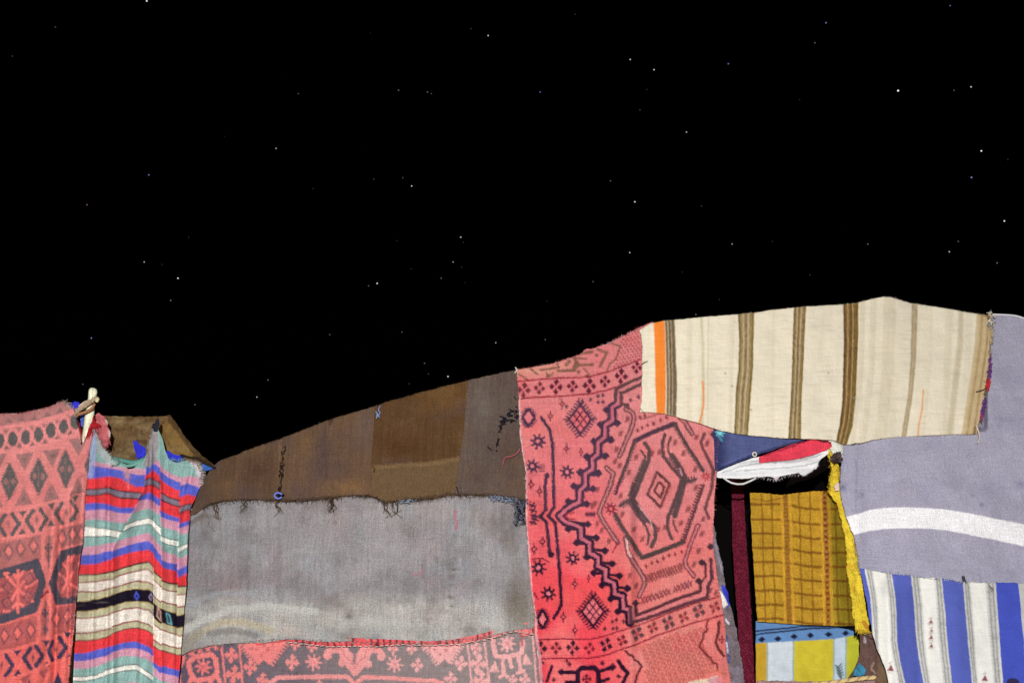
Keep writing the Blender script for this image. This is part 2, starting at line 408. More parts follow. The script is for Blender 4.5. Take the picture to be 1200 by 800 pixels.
o['label'] = 'scattered small stars across the rest of the sky'; o['category'] = 'stars'

# ------------------------------------------------------------------ 1. coral rug hanging at the left
def paint_left_rug(D):
    G_ = globals()['rgb']
    def rgb(r, g, b): return G_(r, g, b) * (.80 if r < 150 else .84 if r < 215 else .97)
    x, y = D.x, D.y
    lo = np.clip((y - 560) / 200, 0, 1)
    top = rgb(228, 134, 126); bot = rgb(236, 104, 92)
    D.c[:] = top + (bot - top) * lo[:, None]
    D.mix(rgb(200, 85, 85), np.clip(fbm(x, y, 40, 5) - .55, 0, 1) * 1.2)
    dk = lambda yy: tuple(rgb(108, 103, 103) + (rgb(70, 66, 96) - rgb(108, 103, 103)) * min(1, max(0, (yy - 600) / 160)))
    md = lambda yy: tuple(rgb(176, 122, 114) + (rgb(184, 88, 86) - rgb(176, 122, 114)) * min(1, max(0, (yy - 560) / 200)))
    lt = lambda yy: tuple(rgb(234, 138, 130) + (rgb(240, 112, 98) - rgb(234, 138, 130)) * min(1, max(0, (yy - 540) / 220)))
    for s in range(-10, 1):    # woven repeats carry on past the left
        pass
    offs = [0]
    lA = [(-150, 505), (0, 501), (22, 497.5), (45, 495), (60, 490), (75, 484.5), (92, 478)]
    lB = [(-150, 534), (0, 530), (15, 529), (30, 527), (45, 523), (60, 518.5), (75, 513.5), (100, 505)]
    D.poly([(-150, 480), (0, 484), (73, 468), (95, 478), (75, 482), (60, 488), (45, 492), (22, 495), (0, 498), (-150, 502)], md(500), .75)
    for k in range(-8, 7):
        xx = 10 + k * 15; yy = np.interp(xx, [0, 45, 75], [494, 490, 480]); D.poly([(xx - 5, yy + 2), (xx + 5, yy + 1), (xx, yy - 4)], dk(500), .6)
    D.poly([(-150, 507), (0, 503), (45, 497), (84, 482), (104, 475), (104, 505), (75, 512), (45, 521.5), (0, 528), (-150, 532)], md(500), .55)
    ov = [(0 - 15 * k, 517 + .5 * k) for k in range(1, 9)] + [(0, 516), (15, 514), (30, 512), (45, 509), (60, 504), (75, 499), (88, 494)]
    for (a, b) in ov: D.oval(a, b, 8.6, 13.2, lt(500)); D.oval(a, b, 5.4, 9, dk(500))
    for (a, b) in ov:
        D.poly([(a + 4.5, b - 11.5), (a + 10.5, b - 12.5), (a + 7.5, b - 8)], dk(500), .6)
        D.poly([(a + 4.5, b + 10), (a + 10.5, b + 9), (a + 7.5, b + 5)], dk(500), .8)
    D.line(lA, 3.2, lt(480)); D.line(lB, 3.6, lt(480))
    # lattice of dark lozenges
    for k in range(-5, 3):
        if k == 0: pts = (11, 564, 10, 22)
        elif k == 1: pts = (45, 558, 10, 22)
        elif k == 2: pts = (77, 549, 9.7, 23)
        else: pts = (11 + 34 * k, 564 - 1.5 * k, 10, 22)
        a, b, w_, h = pts
        D.dia(a, b, w_, h, dk(b)); D.oval(a - w_ * .45, b, 2.6, 4, md(500), .9); D.oval(a + w_ * .45, b, 2.6, 4, md(500), .9)
        D.spikes([(a - w_, b), (a, b - h), (a + w_, b), (a, b + h), (a - w_, b)], dk(b), 3, 1.0, 0, 1)
        D.line([(a, b - 12), (a, b + 12)], .8, md(500), .7)
    D.dia(105, 545, 6, 18, dk(545))
    def tri(a, b, w_, h, up):
        s = -1 if up else 1
        D.poly([(a - w_, b), (a + w_, b - 2), (a, b + s * h)], md(b)); D.poly([(a - w_ * .45, b + s * h * .22), (a + w_ * .45, b + s * h * .18), (a, b + s * h * .6)], dk(b), .35)
        D.line([(a - w_, b), (a + w_, b - 2), (a, b + s * h), (a - w_, b)], 1, dk(b), .45)
    for (a, b) in [(-106, 538), (-72, 537), (-38, 536), (-3, 534), (29, 532), (61, 528), (92, 515)]: tri(a, b, 10, 19, False)
    for (a, b) in [(-106, 598), (-72, 597), (-38, 596), (-6, 595), (28, 592), (60, 587), (91, 581)]: tri(a, b, 9.5, 21, True)
    lC = [(-150, 606), (0, 599.5), (22, 597), (45, 592), (60, 588), (75, 584), (102, 577)]
    lD = [(-150, 640), (0, 631), (22, 628), (45, 622), (60, 619), (75, 615), (102, 608)]
    D.line(lC, 3, lt(600)); D.line(lD, 3.4, lt(620))
    def chev(a, b, s, h=12, wd=4.0, q=8):
        D.line([(a, b - h), (a + s * q, b - 0), (a, b + h)], wd, dk(b)); D.spikes([(a, b - h), (a + s * q, b), (a, b + h)], dk(b), 3, 2.4, 0, 1)
    for (a, b, s) in [(-98, 620, -1), (-86, 620, 1), (-60, 618, -1), (-46, 618, 1), (-25, 617, -1), (-12, 616, 1)]: chev(a, b, s)
    chev(6, 615, -1); chev(14, 614, 1); chev(39, 610, -1); chev(47, 608, 1); chev(73, 601, -1); chev(83, 598, 1, 12, 3)
    for (a, b) in [(27, 602), (60, 593), (88, 584), (-7, 604), (-35, 606)]: D.poly([(a - 4.5, b - 3), (a + 4.5, b - 4.5), (a, b + 3.5)], dk(b))
    for (a, b) in [(26, 623), (60, 613), (86, 606), (-7, 625)]: D.poly([(a - 5, b + 3.5), (a + 4.5, b + 2.5), (a, b - 4)], dk(b))
    for (a, b) in [(10, 614), (43, 609), (78, 600)]: D.dia(a, b, 2.4, 6, md(b)); D.dot(a, b, 1, dk(b), .6)
    # medallion row
    D.poly([(-150, 645), (0, 636), (48, 626), (48, 655), (0, 668), (-150, 680)], md(640), .8)
    D.poly([(68, 620), (98, 612), (98, 635), (70, 642)], md(640), .8)
    for (a, b) in [(-4, 648), (10, 646), (24, 642.5), (39, 639), (73, 630), (85, 625.5), (95.5, 625)]:
        D.dia(a, b, 6.2, 10.5, dk(b), .85); D.dia(a, b, 4.9, 8.8, md(b)); D.dia(a, b, 3.8, 6.2, lt(b + 20))
    def frame(outer, inner):
        D.poly(outer, dk(690)); D.poly(inner, tuple(rgb(190, 92, 90)))
    frame([(-45, 676), (3, 666), (45, 654), (50, 668), (54, 683), (49, 699), (43, 717), (0, 731), (-45, 742)],
          [(-30, 684), (5, 676), (38, 667), (46, 683), (37, 707), (0, 720), (-30, 730)])
    D.spikes([(3, 674), (40, 664), (48, 683), (38, 709), (0, 722)], dk(690), 3, 2.6, 1, 1.2)
    L2 = tuple(rgb(242, 116, 104)); D.wg = .85
    for p in ([(21, 668), (21, 717)], [(5, 672), (21, 690), (38, 704)], [(38, 668), (21, 690), (4, 716)], [(16, 673), (21, 679), (27, 670)], [(15, 711), (21, 705), (27, 709)],
              [(0, 690), (12, 692)], [(30, 688), (44, 680)], [(5, 672), (9, 671)], [(4, 716), (10, 715)], [(38, 704), (37, 698)]): D.line(p, 3.8, L2)
    for (a, b, t) in [(9, 688, .5), (34, 678, -.5), (8, 706, -.5), (33, 699, .5)]:
        D.dia(a, b, 6.6, 8.0, dk(b), .95, t * .5); D.dia(a, b, 5.0, 6.2, tuple(rgb(200, 100, 95)), 1, t * .5); D.dia(a, b, 2.2, 2.8, md(b), .8)
    frame([(57, 683), (64, 662), (71, 645), (98, 637), (96, 706), (66, 709)], [(66, 683), (73, 660), (80, 652), (98, 648), (96, 696), (71, 700)])
    for p in ([(80, 652), (80, 699)], [(70, 672), (80, 683), (94, 690)], [(92, 660), (80, 680), (72, 694)], [(86, 651), (80, 660)], [(74, 660), (80, 668)]): D.line(p, 3.8, L2)
    for (a, b) in [(73, 668), (88, 664), (72, 681), (88, 695)]: D.dia(a, b, 4, 6, dk(b), .85); D.dia(a, b, 2.7, 4.4, tuple(rgb(200, 100, 95)))
    D.wg = 1.0
    D.poly([(49, 624), (67, 620), (64, 642), (60, 660), (55, 683), (50, 664), (48, 645)], lt(640)); D.poly([(53, 628), (63, 626), (61, 648), (57, 668), (53, 650)], md(640), .7)
    D.cross(57, 641, 5, dk(640), .9); D.line([(57, 628), (57, 664)], 1.5, dk(640), .7); D.cross(57, 652, 3, dk(640), .8)
    D.poly([(55, 690), (62, 705), (61, 735), (58, 748), (45, 751), (44, 720)], lt(720)); D.poly([(53, 700), (58, 712), (57, 742), (48, 746), (48, 720)], md(720), .7)
    D.cross(53, 718, 5, dk(700), .9); D.cross(53, 737, 3.4, dk(700), .9); D.line([(54, 704), (53, 744)], 1.5, dk(700), .7)
    D.line([(48, 700), (56, 692)], 2.4, tuple(rgb(150, 15, 35)))
    D.poly([(-60, 748), (0, 733), (43, 721), (43, 751), (0, 762), (-60, 774)], md(740), .75); D.poly([(64, 712), (90, 707), (88, 738), (62, 744)], md(740), .75)
    for (a, b) in [(-12, 747), (5, 744.5), (20.5, 741), (36, 738), (66, 725), (79, 722)]:
        D.dia(a, b, 6.0, 10, dk(b), .85); D.dia(a, b, 4.8, 8.2, md(b)); D.dia(a, b, 3.9, 6.6, lt(b + 20))
    D.line([(-60, 780), (0, 765), (30, 757), (60, 747), (90, 737)], 3.2, lt(760))
    chev(7, 779, 1, 12, 4.2); chev(-6, 782, -1, 12, 4.2); chev(36, 771, -1, 12, 4.2); chev(42, 768, 1, 12, 4.2); chev(62, 762, -1, 11, 4.2, 5); chev(69, 758, 1, 12, 4.2)
    for (a, b) in [(10 - 8, 779), (39, 770), (66, 760)]: D.dia(a, b, 2.4, 6, md(b)); D.dot(a, b, 1.1, dk(b), .7)
    for (a, b, s) in [(20, 764, -1), (54, 753, -1), (79, 743, -1), (21, 788, 1), (55, 778, 1), (81, 769, 1)]: D.poly([(a - 5, b + 3.5 * s), (a + 4.5, b + 2.5 * s), (a, b - 4 * s)], dk(b))
    D.line([(-60, 815), (0, 799), (30, 789), (60, 777), (90, 768)], 3, lt(790))
    D.poly([(22, 794), (36, 789), (29, 802)], md(790)); D.poly([(46, 787), (58, 781), (52, 797)], md(790))
    for k in range(-3, 3): D.dia(68 + 34 * k, 808 - 7 * k, 8, 21, dk(800))
    for k in range(-3, 3): D.dia(52 + 34 * k, 850 - 7 * k, 9, 18, dk(820), .8); D.star(68 + 34 * k, 900 - 7 * k, 12, dk(820), lt(820))

a0 = foot(30, 600)
rug1 = thing('hanging_rug', a0, 'faded coral rug with dark lozenge lattice hanging at the far left edge', 'rug')
rel = plus(waves((-.024, 97, 560, 84, 990, 4.5), (.024, 72, 600, 56, 990, 4), (-.022, 62, 600, 44, 990, 6), (.022, 86, 580, 76, 990, 3.5), (-.014, 20, 500, 2, 990, 14), (.016, 34, 640, 16, 990, 8)), rough(.016, 30, 3), rough(.006, 10, 8))
cloth('cloth', rug1, [(-150, 488), (0, 485), (20, 484), (40, 481), (55, 477.5), (66, 473), (73, 469.5), (78, 474), (84, 477), (88, 484), (90.5, 497), (92.5, 509), (95, 521), (100, 512), (105, 505), (110, 497)],
      [(-150, 1010), (75, 1010)], [(-150, 488), (-150, 1010)],
      [(110, 497), (107, 512), (104.5, 526), (103, 550), (100, 575), (98.5, 597), (98, 615), (97, 636), (93, 654), (91, 675), (88, 710), (85.5, 740), (82, 770), (79.5, 800), (75, 1010)],
      paint_left_rug, M_rug, .045, rel, .95, (.9, .3, .3, .6), seed=1, back=1.0, warp=.6, knot=1.5)
S = Strands(); P1 = [tuple(rgb(225, 120, 112)), tuple(rgb(190, 100, 100)), tuple(rgb(235, 200, 190))]
S.fuzz([(0, 485), (20, 484), (40, 481), (55, 477.5), (66, 473), (73, 469.5), (88, 484)], 120, 1.6, .0009, P1, .05, (0, -1))
S.fuzz([(74, 470), (84, 478), (89, 488)], 50, 5, .0014, [tuple(rgb(215, 195, 180)), tuple(rgb(190, 150, 140))], .055, (1, -.6))
S.fuzz([(104, 526), (100, 575), (97, 636), (91, 675), (85, 740), (80, 800)], 120, 2.6, .001, P1, .05, (1, 0))
tag(S.build('frayed_edge', rug1), kind='stuff')

# ------------------------------------------------------------------ 2. striped shawl pegged beside it
TE, PK, BL, RD, GY_, WH = rgb(136, 178, 172), rgb(210, 142, 160), rgb(82, 94, 204), rgb(232, 36, 44), rgb(126, 116, 134), rgb(238, 236, 226)
CG, W2, NV, DR, BK = rgb(188, 184, 146), rgb(232, 222, 208), rgb(28, 20, 38), rgb(140, 28, 48), rgb(38, 26, 34)
YS = {  # woven stripe edges, top to bottom, down each pleat
 'L': {100: [541, 546, 560, 573, 580, 590, 598, 609, 616, 628, 640, 650, 661, 673, 682, 693, 704, 717, 724, 741, 750, 765, 774, 783, 792, 797],
       113: [541, 546, 560, 573, 580, 589, 597, 608, 618, 628, 639.5, 649, 660, 673, 681, 693, 701, 715, 723, 740, 749, 761, 771, 780, 790, 795],
       126: [543, 548, 558, 570.5, 577, 590, 597, 610, 619, 628, 636, 645.5, 656.5, 670, 679, 690, 698, 712, 720, 737, 746, 758, 767, 775, 784, 790],
       140: [547, 551, 560, 575, 583, 594.5, 600.5, 612, 622, 630, 635, 644, 652, 668, 676, 687, 692, 707, 714, 730, 737, 754.5, 761, 767.5, 780.5, 787],
       160: [549, 556, 570, 577, 584, 594, 601, 612, 622, 630, 636, 642, 650, 664, 672, 681, 689, 704, 712, 727, 735, 751, 758, 768, 778, 784]},
 'M': {130: [547, 551, 562, 576, 584, 592, 598, 612, 622, 630, 637, 646, 654, 670, 678, 689, 696, 711, 718, 734, 742, 757, 764, 772, 783, 789],
       146: [545, 551, 561, 570, 577, 588, 594, 606, 615, 621, 631, 640, 649, 664.5, 672, 684, 691, 706, 713, 729, 736.5, 752, 759, 768, 779, 785.5],
       160: [541, 550, 562, 568, 575, 582.5, 586.5, 599, 609.5, 615.5, 627.5, 636, 645.5, 660.5, 668.5, 680.5, 689, 705, 712, 727, 735, 751, 758.5, 768, 778, 784.5],
       174: [538, 543, 555, 560, 567.5, 577, 585, 595, 606.5, 613.5, 624, 633.5, 644, 658, 666.5, 681.5, 689.5, 706, 714.5, 731, 738.5, 757, 764, 773, 787, 793],
       180.5: [538, 543, 550, 561, 569, 579, 588, 599, 610, 617.5, 629, 638, 648.5, 664, 673, 686, 694, 710, 719, 736, 744, 762, 769, 778, 792, 798]},
 'N': {180.4: [537, 543, 552, 562, 569, 581, 589, 599, 611, 619, 631, 641, 651.5, 669, 679, 698, 706, 725, 731, 749, 756.5, 775, 781, 790, 801, 807],
       188: [541, 548, 558, 566, 574, 585, 593, 604, 618, 627, 639, 650, 660, 676, 687, 705, 712, 731, 737.5, 755, 762, 781, 788, 797, 808, 814]},
 'R': {188.1: [545, 552, 562, 577, 585, 598, 605, 616, 627, 634, 644, 655, 663.5, 679.5, 688.5, 703.5, 711.5, 729, 737, 753, 761, 779, 787, 797, 808, 814],
       198: [553.5, 559.5, 569, 582.5, 590, 602.7, 609, 620, 631, 638, 648, 659, 667, 683, 692, 707, 716, 733, 741, 756.5, 764, 782, 789.5, 799, 810, 816],
       208: [558, 564, 574, 586, 593, 606, 611, 622, 633, 640, 650, 661, 669, 684, 693.5, 709, 718, 735, 743, 758.5, 766, 784.5, 792, 801, 812, 818]},
 'S': {208.1: [561, 570, 583, 595, 602, 613, 619, 627, 642, 648, 655, 667, 676, 687, 697, 711, 720, 736, 744, 759, 767, 785, 793, 802, 813, 819],
       220: [557, 566, 579, 590, 597, 610, 615, 624, 636, 641, 650, 662, 671, 686.5, 695, 709.5, 717.5, 734, 743, 758, 765, 783, 791, 801, 812, 818],
       236: [560, 572, 582, 592, 600, 612, 618, 626, 636, 641, 650, 662, 671, 686.5, 695, 709.5, 717.5, 734, 743, 758, 765, 783, 791, 801, 812, 818]}}
SEQ = [TE, PK, BL, RD, GY_, RD, BL, PK, TE, WH, TE, PK, BL, RD, CG, W2, CG, NV, CG, W2, CG, RD, BL, PK, TE, WH, TE, PK, BL, RD, GY_, RD, BL, PK, TE, WH, TE, PK, BL, RD]
EXTRA = [14, 13, 13, 14, 8, 13, 9, 12, 14, 7, 12, 12, 12]
def fold_diag(y): return np.interp(y, [540, 560, 575, 620, 640, 1000], [172, 170, 168, 144.5, 131, 131])
fold2 = lambda y: np.interp(y, [540, 640, 800, 1000], [180.2, 180.3, 179.6, 178])
fold3 = lambda y: np.interp(y, [500, 560, 670, 800, 1000], [186.5, 187.6, 189.2, 189.8, 189])
fold4 = lambda y: np.interp(y, [540, 600, 670, 800, 1000], [212, 210, 207.8, 207, 205])
def paint_shawl(D):
    x, y = D.x, D.y
    reg = np.select([x < fold_diag(y), x < fold2(y), x < fold3(y), x < fold4(y)], [0, 1, 2, 3], 4)
    idx = np.zeros(len(x), int); nb = 26 + len(EXTRA); Yb = np.zeros((nb, len(x)))
    for q, key in enumerate('LMNRS'):
        m = reg == q; cols = sorted(YS[key]); tab = np.array([list(YS[key][c]) + list(YS[key][c][-1] + np.cumsum(EXTRA)) for c in cols])
        for b in range(nb): Yb[b, m] = np.interp(x[m], cols, tab[:, b])
    for b in range(nb): idx += (y > Yb[b])
    D.c[:] = SEQ[0]
    for b in range(nb): D.mix(SEQ[b + 1], np.clip((y - Yb[b]) / 1.3 + .5, 0, 1))
    def rule(b, c, wd=1.1, a=1.0): D.mix(c, np.clip((wd / 2 - np.abs(y - Yb[b])) / 1.0 + .5, 0, 1) * a)
    for b in (8, 9, 24, 25): rule(b, BK, 1.1, .8)
    for b in (3, 4): rule(b, BK, 1.6, .8)
    rule(13, BK, 2.0, .9); rule(14, DR, 1.6, .9); rule(15, DR, 1.8, .9); rule(18, DR, 1.6, .9); rule(19, DR, 1.8, .9); rule(20, BK, 1.6, .7)
    rule(16, rgb(205, 180, 120), 1.6, .8); rule(17, rgb(205, 180, 120), 1.8, .8)
    # top of the cloth bunched to its grey speckled reverse
    gr = rgb(156, 148, 152); sp = (vnoise(x, y, 2.2, 21) - .5) * .25
    D.poly([(168, 545), (172, 530), (176, 514), (178, 500), (185, 500), (186, 520), (183, 540), (176, 548)], gr)
    D.poly([(110, 500), (120, 520), (133, 540), (140, 548), (128, 545), (114, 530)], rgb(172, 178, 180), .85)
    D.poly([(104, 505), (112, 505), (113, 530), (109, 560), (100, 560)], rgb(150, 160, 205), .75)
    D.blob(149, 555, 4, 7, rgb(196, 136, 130), .9); D.line([(150, 560), (151, 572)], 2, rgb(205, 120, 110), .6)
    D.poly([(219, 538), (232, 538), (240, 550), (237, 562), (231, 556), (226, 546)], rgb(200, 190, 195), .9)
    D.c *= (1 + sp * ((y < 548) & (((x > 165) & (x < 187)) | (x > 219))))[:, None]
    D.poly([(186, 505), (190, 513), (196, 530), (202, 542), (196, 550), (190, 547), (187, 530)], TE)
    D.line([(189, 716), (190, 725)], 3.2, rgb(215, 170, 140)) if False else None
    # small woven figures
    for (a, b, c, r) in [(160, 698, rgb(60, 80, 200), 3.4), (177, 699, rgb(150, 130, 170), 3)]: D.dia(a, b, r, r * 1.7, c); D.dot(a, b, 1.3, NV)
    D.line([(185, 711), (184.5, 722), (189, 727), (188, 716), (185, 711)], 1.5, rgb(205, 160, 140)); D.line([(195, 718), (197, 729), (201, 731), (199, 720), (195, 718)], 1.5, rgb(90, 165, 175))
    for (a, b) in [(165, 719), (148, 722), (111, 732), (172, 676), (118, 686), (202, 749), (156, 680)]:
        D.line([(a - 2, b), (a, b - 2.4), (a + 2, b), (a, b + 2.4), (a - 2, b)], .9, rgb(150, 140, 130), .7)
    D.c *= (0.86 + .2 * fbm(x * .25, y, 5, 4))[:, None]; D.c += (D.c.mean(1, keepdims=True) - D.c) * .06
    D.mix(rgb(150, 130, 110), np.clip(vnoise(x * .1, y, 2.4, 44) - .5, 0, 1) * ((y > 672) & (y < 750) & (x < 135)) * .9)

def shawl_relief(x, y):
    f1, f2, f3, f4 = fold_diag(y), fold2(y), fold3(y), fold4(y); le = 88.0
    grow = np.clip((y - 500) / 70, .25, 1)
    def bump(a, b, A): t = np.clip((x - a) / np.maximum(b - a, 1), 0, 1); return -A * np.sin(np.pi * t) ** .75 * ((x >= a) & (x <= b))
    d = np.where(x < f1, bump(le, f1, .016) - .012 * np.exp(-((x - f1) / 9) ** 2), 0) + bump(f1, f2, .030) + bump(f2, f3, .008) + bump(f3, f4, .020) + bump(f4, 224.0, .011)
    d = d + .002 * np.sin(x / 4.2 + y / 70) * np.clip((150 - x) / 40, 0, 1) + .004 * np.sin(x / 3.1 - y / 40 + 1) * np.clip((x - 188) / 5, 0, 1)
    d = d * 2.0 + 1.5 * waves((.014, 128, 545, 122, 1000, 3.2), (.012, 112, 520, 104, 1000, 3), (.010, 150, 575, 148, 700, 4), (.014, 196, 545, 198, 640, 2.6), (.012, 226, 548, 212, 600, 2.6), (.012, 168, 640, 160, 1000, 4), (-.010, 140, 560, 136, 1000, 5))(x, y)
    return d * grow + (fbm(x, y, 16, 11) - .5) * .016
a0 = foot(160, 600)
sh = thing('striped_shawl', a0, 'folded shawl with red, blue, teal and white bands, pegged up at two peaks', 'shawl')
cloth('cloth', sh, [(104, 512), (107, 504), (110, 503), (114, 510), (119, 522), (129.5, 534), (134, 541), (141.5, 540), (150, 549), (156, 548), (167, 540), (172, 531), (176, 514), (178.5, 501), (184, 500), (190, 514), (194, 530), (198.5, 538.5), (207.5, 541.5), (219.5, 538.5), (230, 541), (236, 547), (237.5, 555), (236, 563)],
      [(82, 1010), (205, 1010)],
      [(104, 512), (102, 540), (97, 590), (95, 612), (93.5, 640), (91, 662), (90.5, 680), (90.5, 702), (88.8, 735), (87, 767), (85.5, 800), (82, 1010)],
      [(236, 563), (234.5, 569), (228.5, 582.5), (222.5, 596), (222, 609.5), (219.5, 635), (219, 660), (218, 686), (215.7, 710.6), (214, 735), (212, 757), (210, 784), (208.4, 800), (205, 1010)],
      paint_shawl, M_wool, .02, shawl_relief, .9, (.6, .3, .3, .3), seed=2, warp=.45)
S = Strands()
gw = [tuple(rgb(200, 195, 190)), tuple(rgb(120, 115, 120)), tuple(rgb(170, 120, 125)), tuple(rgb(225, 222, 210))]
S.fuzz([(178, 503), (176, 514), (172, 531), (168, 541)], 60, 2.6, .0014, gw, .03, (-1, .2)); S.fuzz([(220, 539), (232, 543), (238, 555), (234, 568)], 110, 4, .0016, gw, .03, (1, 0))
S.fuzz([(110, 505), (119, 522), (131, 538)], 60, 4, .0013, gw, .03, (1, -.6)); S.fuzz([(198, 538), (219, 539)], 40, 3, .001, [tuple(TE)], .025, (0, -1))
tag(S.build('frayed_edge', sh), kind='stuff')
# teal hem rolled where the shawl sags between its pegs
S = Strands(); S.px([(133, 541), (138, 538), (146, 540), (154, 542), (162, 541), (169, 538)], .011, tuple(rgb(88, 150, 140)), .028, 1, 8, 14)
S.px([(134, 545), (141, 543), (148, 546), (156, 545), (166, 541)], .008, tuple(rgb(110, 168, 156)), .03, 1, 8, 12)
S.px([(130, 540), (134, 536), (139, 538), (141, 543), (137, 547), (132, 546)], .010, tuple(rgb(100, 120, 115)), .03, 1, 8, 14); S.build('rolled_hem', sh)
S = Strands()
for k in range(5): a = k * 1.1; S.px([(181 + 3 * math.cos(a), 491 + k * 3), (186 + math.sin(a), 493 + k * 2.6), (181, 497 + k * 2), (184, 500)], .006, tuple(rgb(40, 44, 58)), .035, .7, 6, 9)
S.build('knot', sh)['label'] = 'dark knotted cord on the right-hand peak'

# ------------------------------------------------------------------ 3. peg, rag and scraps around it
a0 = foot(104, 600, -.04)
pole = thing('wooden_pole', (a0[0] - .05, a0[1] + .06, 0), 'pale peeled wooden pole sticking up between the coral rug and the striped shawl', 'pole')
bm = bmesh.new(); prev = None
prof = [(83, 1040, 5.2), (88, 800, 5.0), (94, 640, 5.0), (98, 560, 4.9), (101, 520, 5.0), (103.6, 500, 5.2), (105.2, 484, 5.0), (106.6, 474, 4.2), (107.8, 466, 4.4), (108.6, 460, 4.9), (108.8, 456.5, 4.4), (108.6, 454.6, 2.6)]
for (px_, py_, r_) in prof:
    p = world(px_, py_, base_depth(102, 500) + .0); p[2] = max(p[2], -.1); ring = []
    for k in range(12):
        g_ = 2 * math.pi * k / 12; r2 = r_ * .0042 * (1 + .10 * math.sin(3 * g_ + py_ * .03) + .05 * math.sin(7 * g_))
        ring.append(bm.verts.new((p[0] + r2 * math.cos(g_) - pole.location.x, p[1] + r2 * math.sin(g_) - pole.location.y, p[2])))
    if prev:
        for k in range(12): bm.faces.new((prev[k], prev[(k + 1) % 12], ring[(k + 1) % 12], ring[k]))
    prev = ring
bm.faces.new(prev); me = bpy.data.meshes.new('stake'); bm.to_mesh(me); bm.free()
at = me.color_attributes.new('Dye', 'FLOAT_COLOR', 'POINT'); cw = rgb(232, 232, 200)
for q in at.data: q.color = (*cw, 1)
me.polygons.foreach_set('use_smooth', [True] * len(me.polygons)); me.materials.append(M_wood)
o = bpy.data.objects.new('stake', me); col.objects.link(o); o.parent = pole

def scrap(name, poly_top, poly_bot, c, label, cat, lift, mat=M_wool, step=.8, amp=.01, parent=None, fz=None, blot=None, rag_=.6, seed=5, part=None, back=None):
    """a small irregular piece of cloth between an upper and a lower edge, both from left to right"""
    c = np.asarray(c); own = parent
    if parent is None:
        mx = np.mean([p[0] for p in poly_top]); my = np.mean([p[1] for p in poly_top + poly_bot])
        own = thing(name, foot(mx, my, lift), label, cat)
    def pt(D):
        D.fill(c); D.c *= (.82 + .36 * fbm(D.x, D.y, 6, seed))[:, None]
        if blot: blot(D)
    o = cloth(part or ('cloth' if parent is None else name), own, poly_top, poly_bot, [poly_top[0], poly_bot[0]], [poly_top[-1], poly_bot[-1]], pt, mat, lift, plus(rough(amp, 8, seed), rough(amp * .4, 3.5, seed + 3)), step, (rag_,) * 4, seed=seed, back=back)
    if fz:
        S = Strands(); S.fuzz(poly_bot, fz, 4, .0012, [tuple(c), tuple(c * .7), tuple(np.minimum(1, c * 1.2))], lift + .003, (0, 1)); tag(S.build('frayed_edge', own), kind='stuff')
    return own
# rag tied round the pole
rag = thing('rag', foot(102, 474, .06), 'pale brown rag knotted round the wooden pole just below its tip', 'rag')
S = Strands()
for (pts, r_, c_) in [([(89, 483), (93, 479), (100, 475), (107, 470), (112, 466), (114.5, 467.5)], .012, (188, 160, 130)),
                      ([(90, 486), (96, 484), (102, 482), (108, 478), (111, 473)], .008, (165, 112, 70)),
                      ([(93, 477), (99, 472), (104, 470), (110, 470)], .010, (205, 188, 158)),
                      ([(110, 466), (113, 468), (115, 466.5), (113, 471)], .009, (225, 208, 160))]:
    S.px(pts, r_, tuple(rgb(*c_)), .075, .8, 9, 14)
S.build('cloth', rag, M_wool); S = Strands(); S.fuzz([(89, 484), (100, 474), (112, 467)], 50, 4, .001, [tuple(rgb(210, 190, 160))], .09, (0, -1), 1.5); tag(S.build('frayed_edge', rag), kind='stuff')
BLU = rgb(48, 52, 205)
scrap('cloth_scrap', [(82, 473), (87, 470), (92, 470.5), (95, 474)], [(84, 478), (88, 483), (91, 481), (95, 476)], BLU, 'small bright blue cloth scrap tucked behind the pole, left of its tip', 'cloth scrap', .035, seed=6)
scrap('cloth_scrap', [(93, 484), (97, 483), (101, 484)], [(95, 499), (98, 501), (102, 498)], rgb(80, 100, 190), 'dull blue cloth scrap behind the pole, below the tied rag', 'cloth scrap', .0, seed=7)
scrap('cloth_scrap', [(109.5, 487), (111, 494), (113, 496), (117, 497)], [(100, 513), (105, 509), (109, 501), (118, 500)], rgb(170, 18, 32), 'dark red cloth scrap caught at the right side of the pole', 'cloth scrap', .055, fz=24, seed=8)
scrap('cloth_scrap', [(88, 492), (91, 492), (93, 496)], [(92, 512), (94, 511), (96, 509)], rgb(150, 20, 30), 'thin red strip between the coral rug and the pole', 'cloth scrap', .0, seed=9)
scrap('cloth_scrap', [(112, 486), (115, 483.5), (117, 486), (120, 487), (122, 491), (125, 494), (126, 500), (129, 506)], [(111, 498), (114, 505), (116, 503), (118, 512), (121, 517), (122, 523), (126, 522), (128, 514)], rgb(196, 98, 98), 'frayed pink cloth corner hanging on the shawl just right of the pole', 'cloth scrap', .04, fz=70, seed=10, amp=.016, rag_=1.6,
      blot=lambda D: D.line([(124, 486), (129, 500), (130, 514)], 4, rgb(205, 190, 180)))

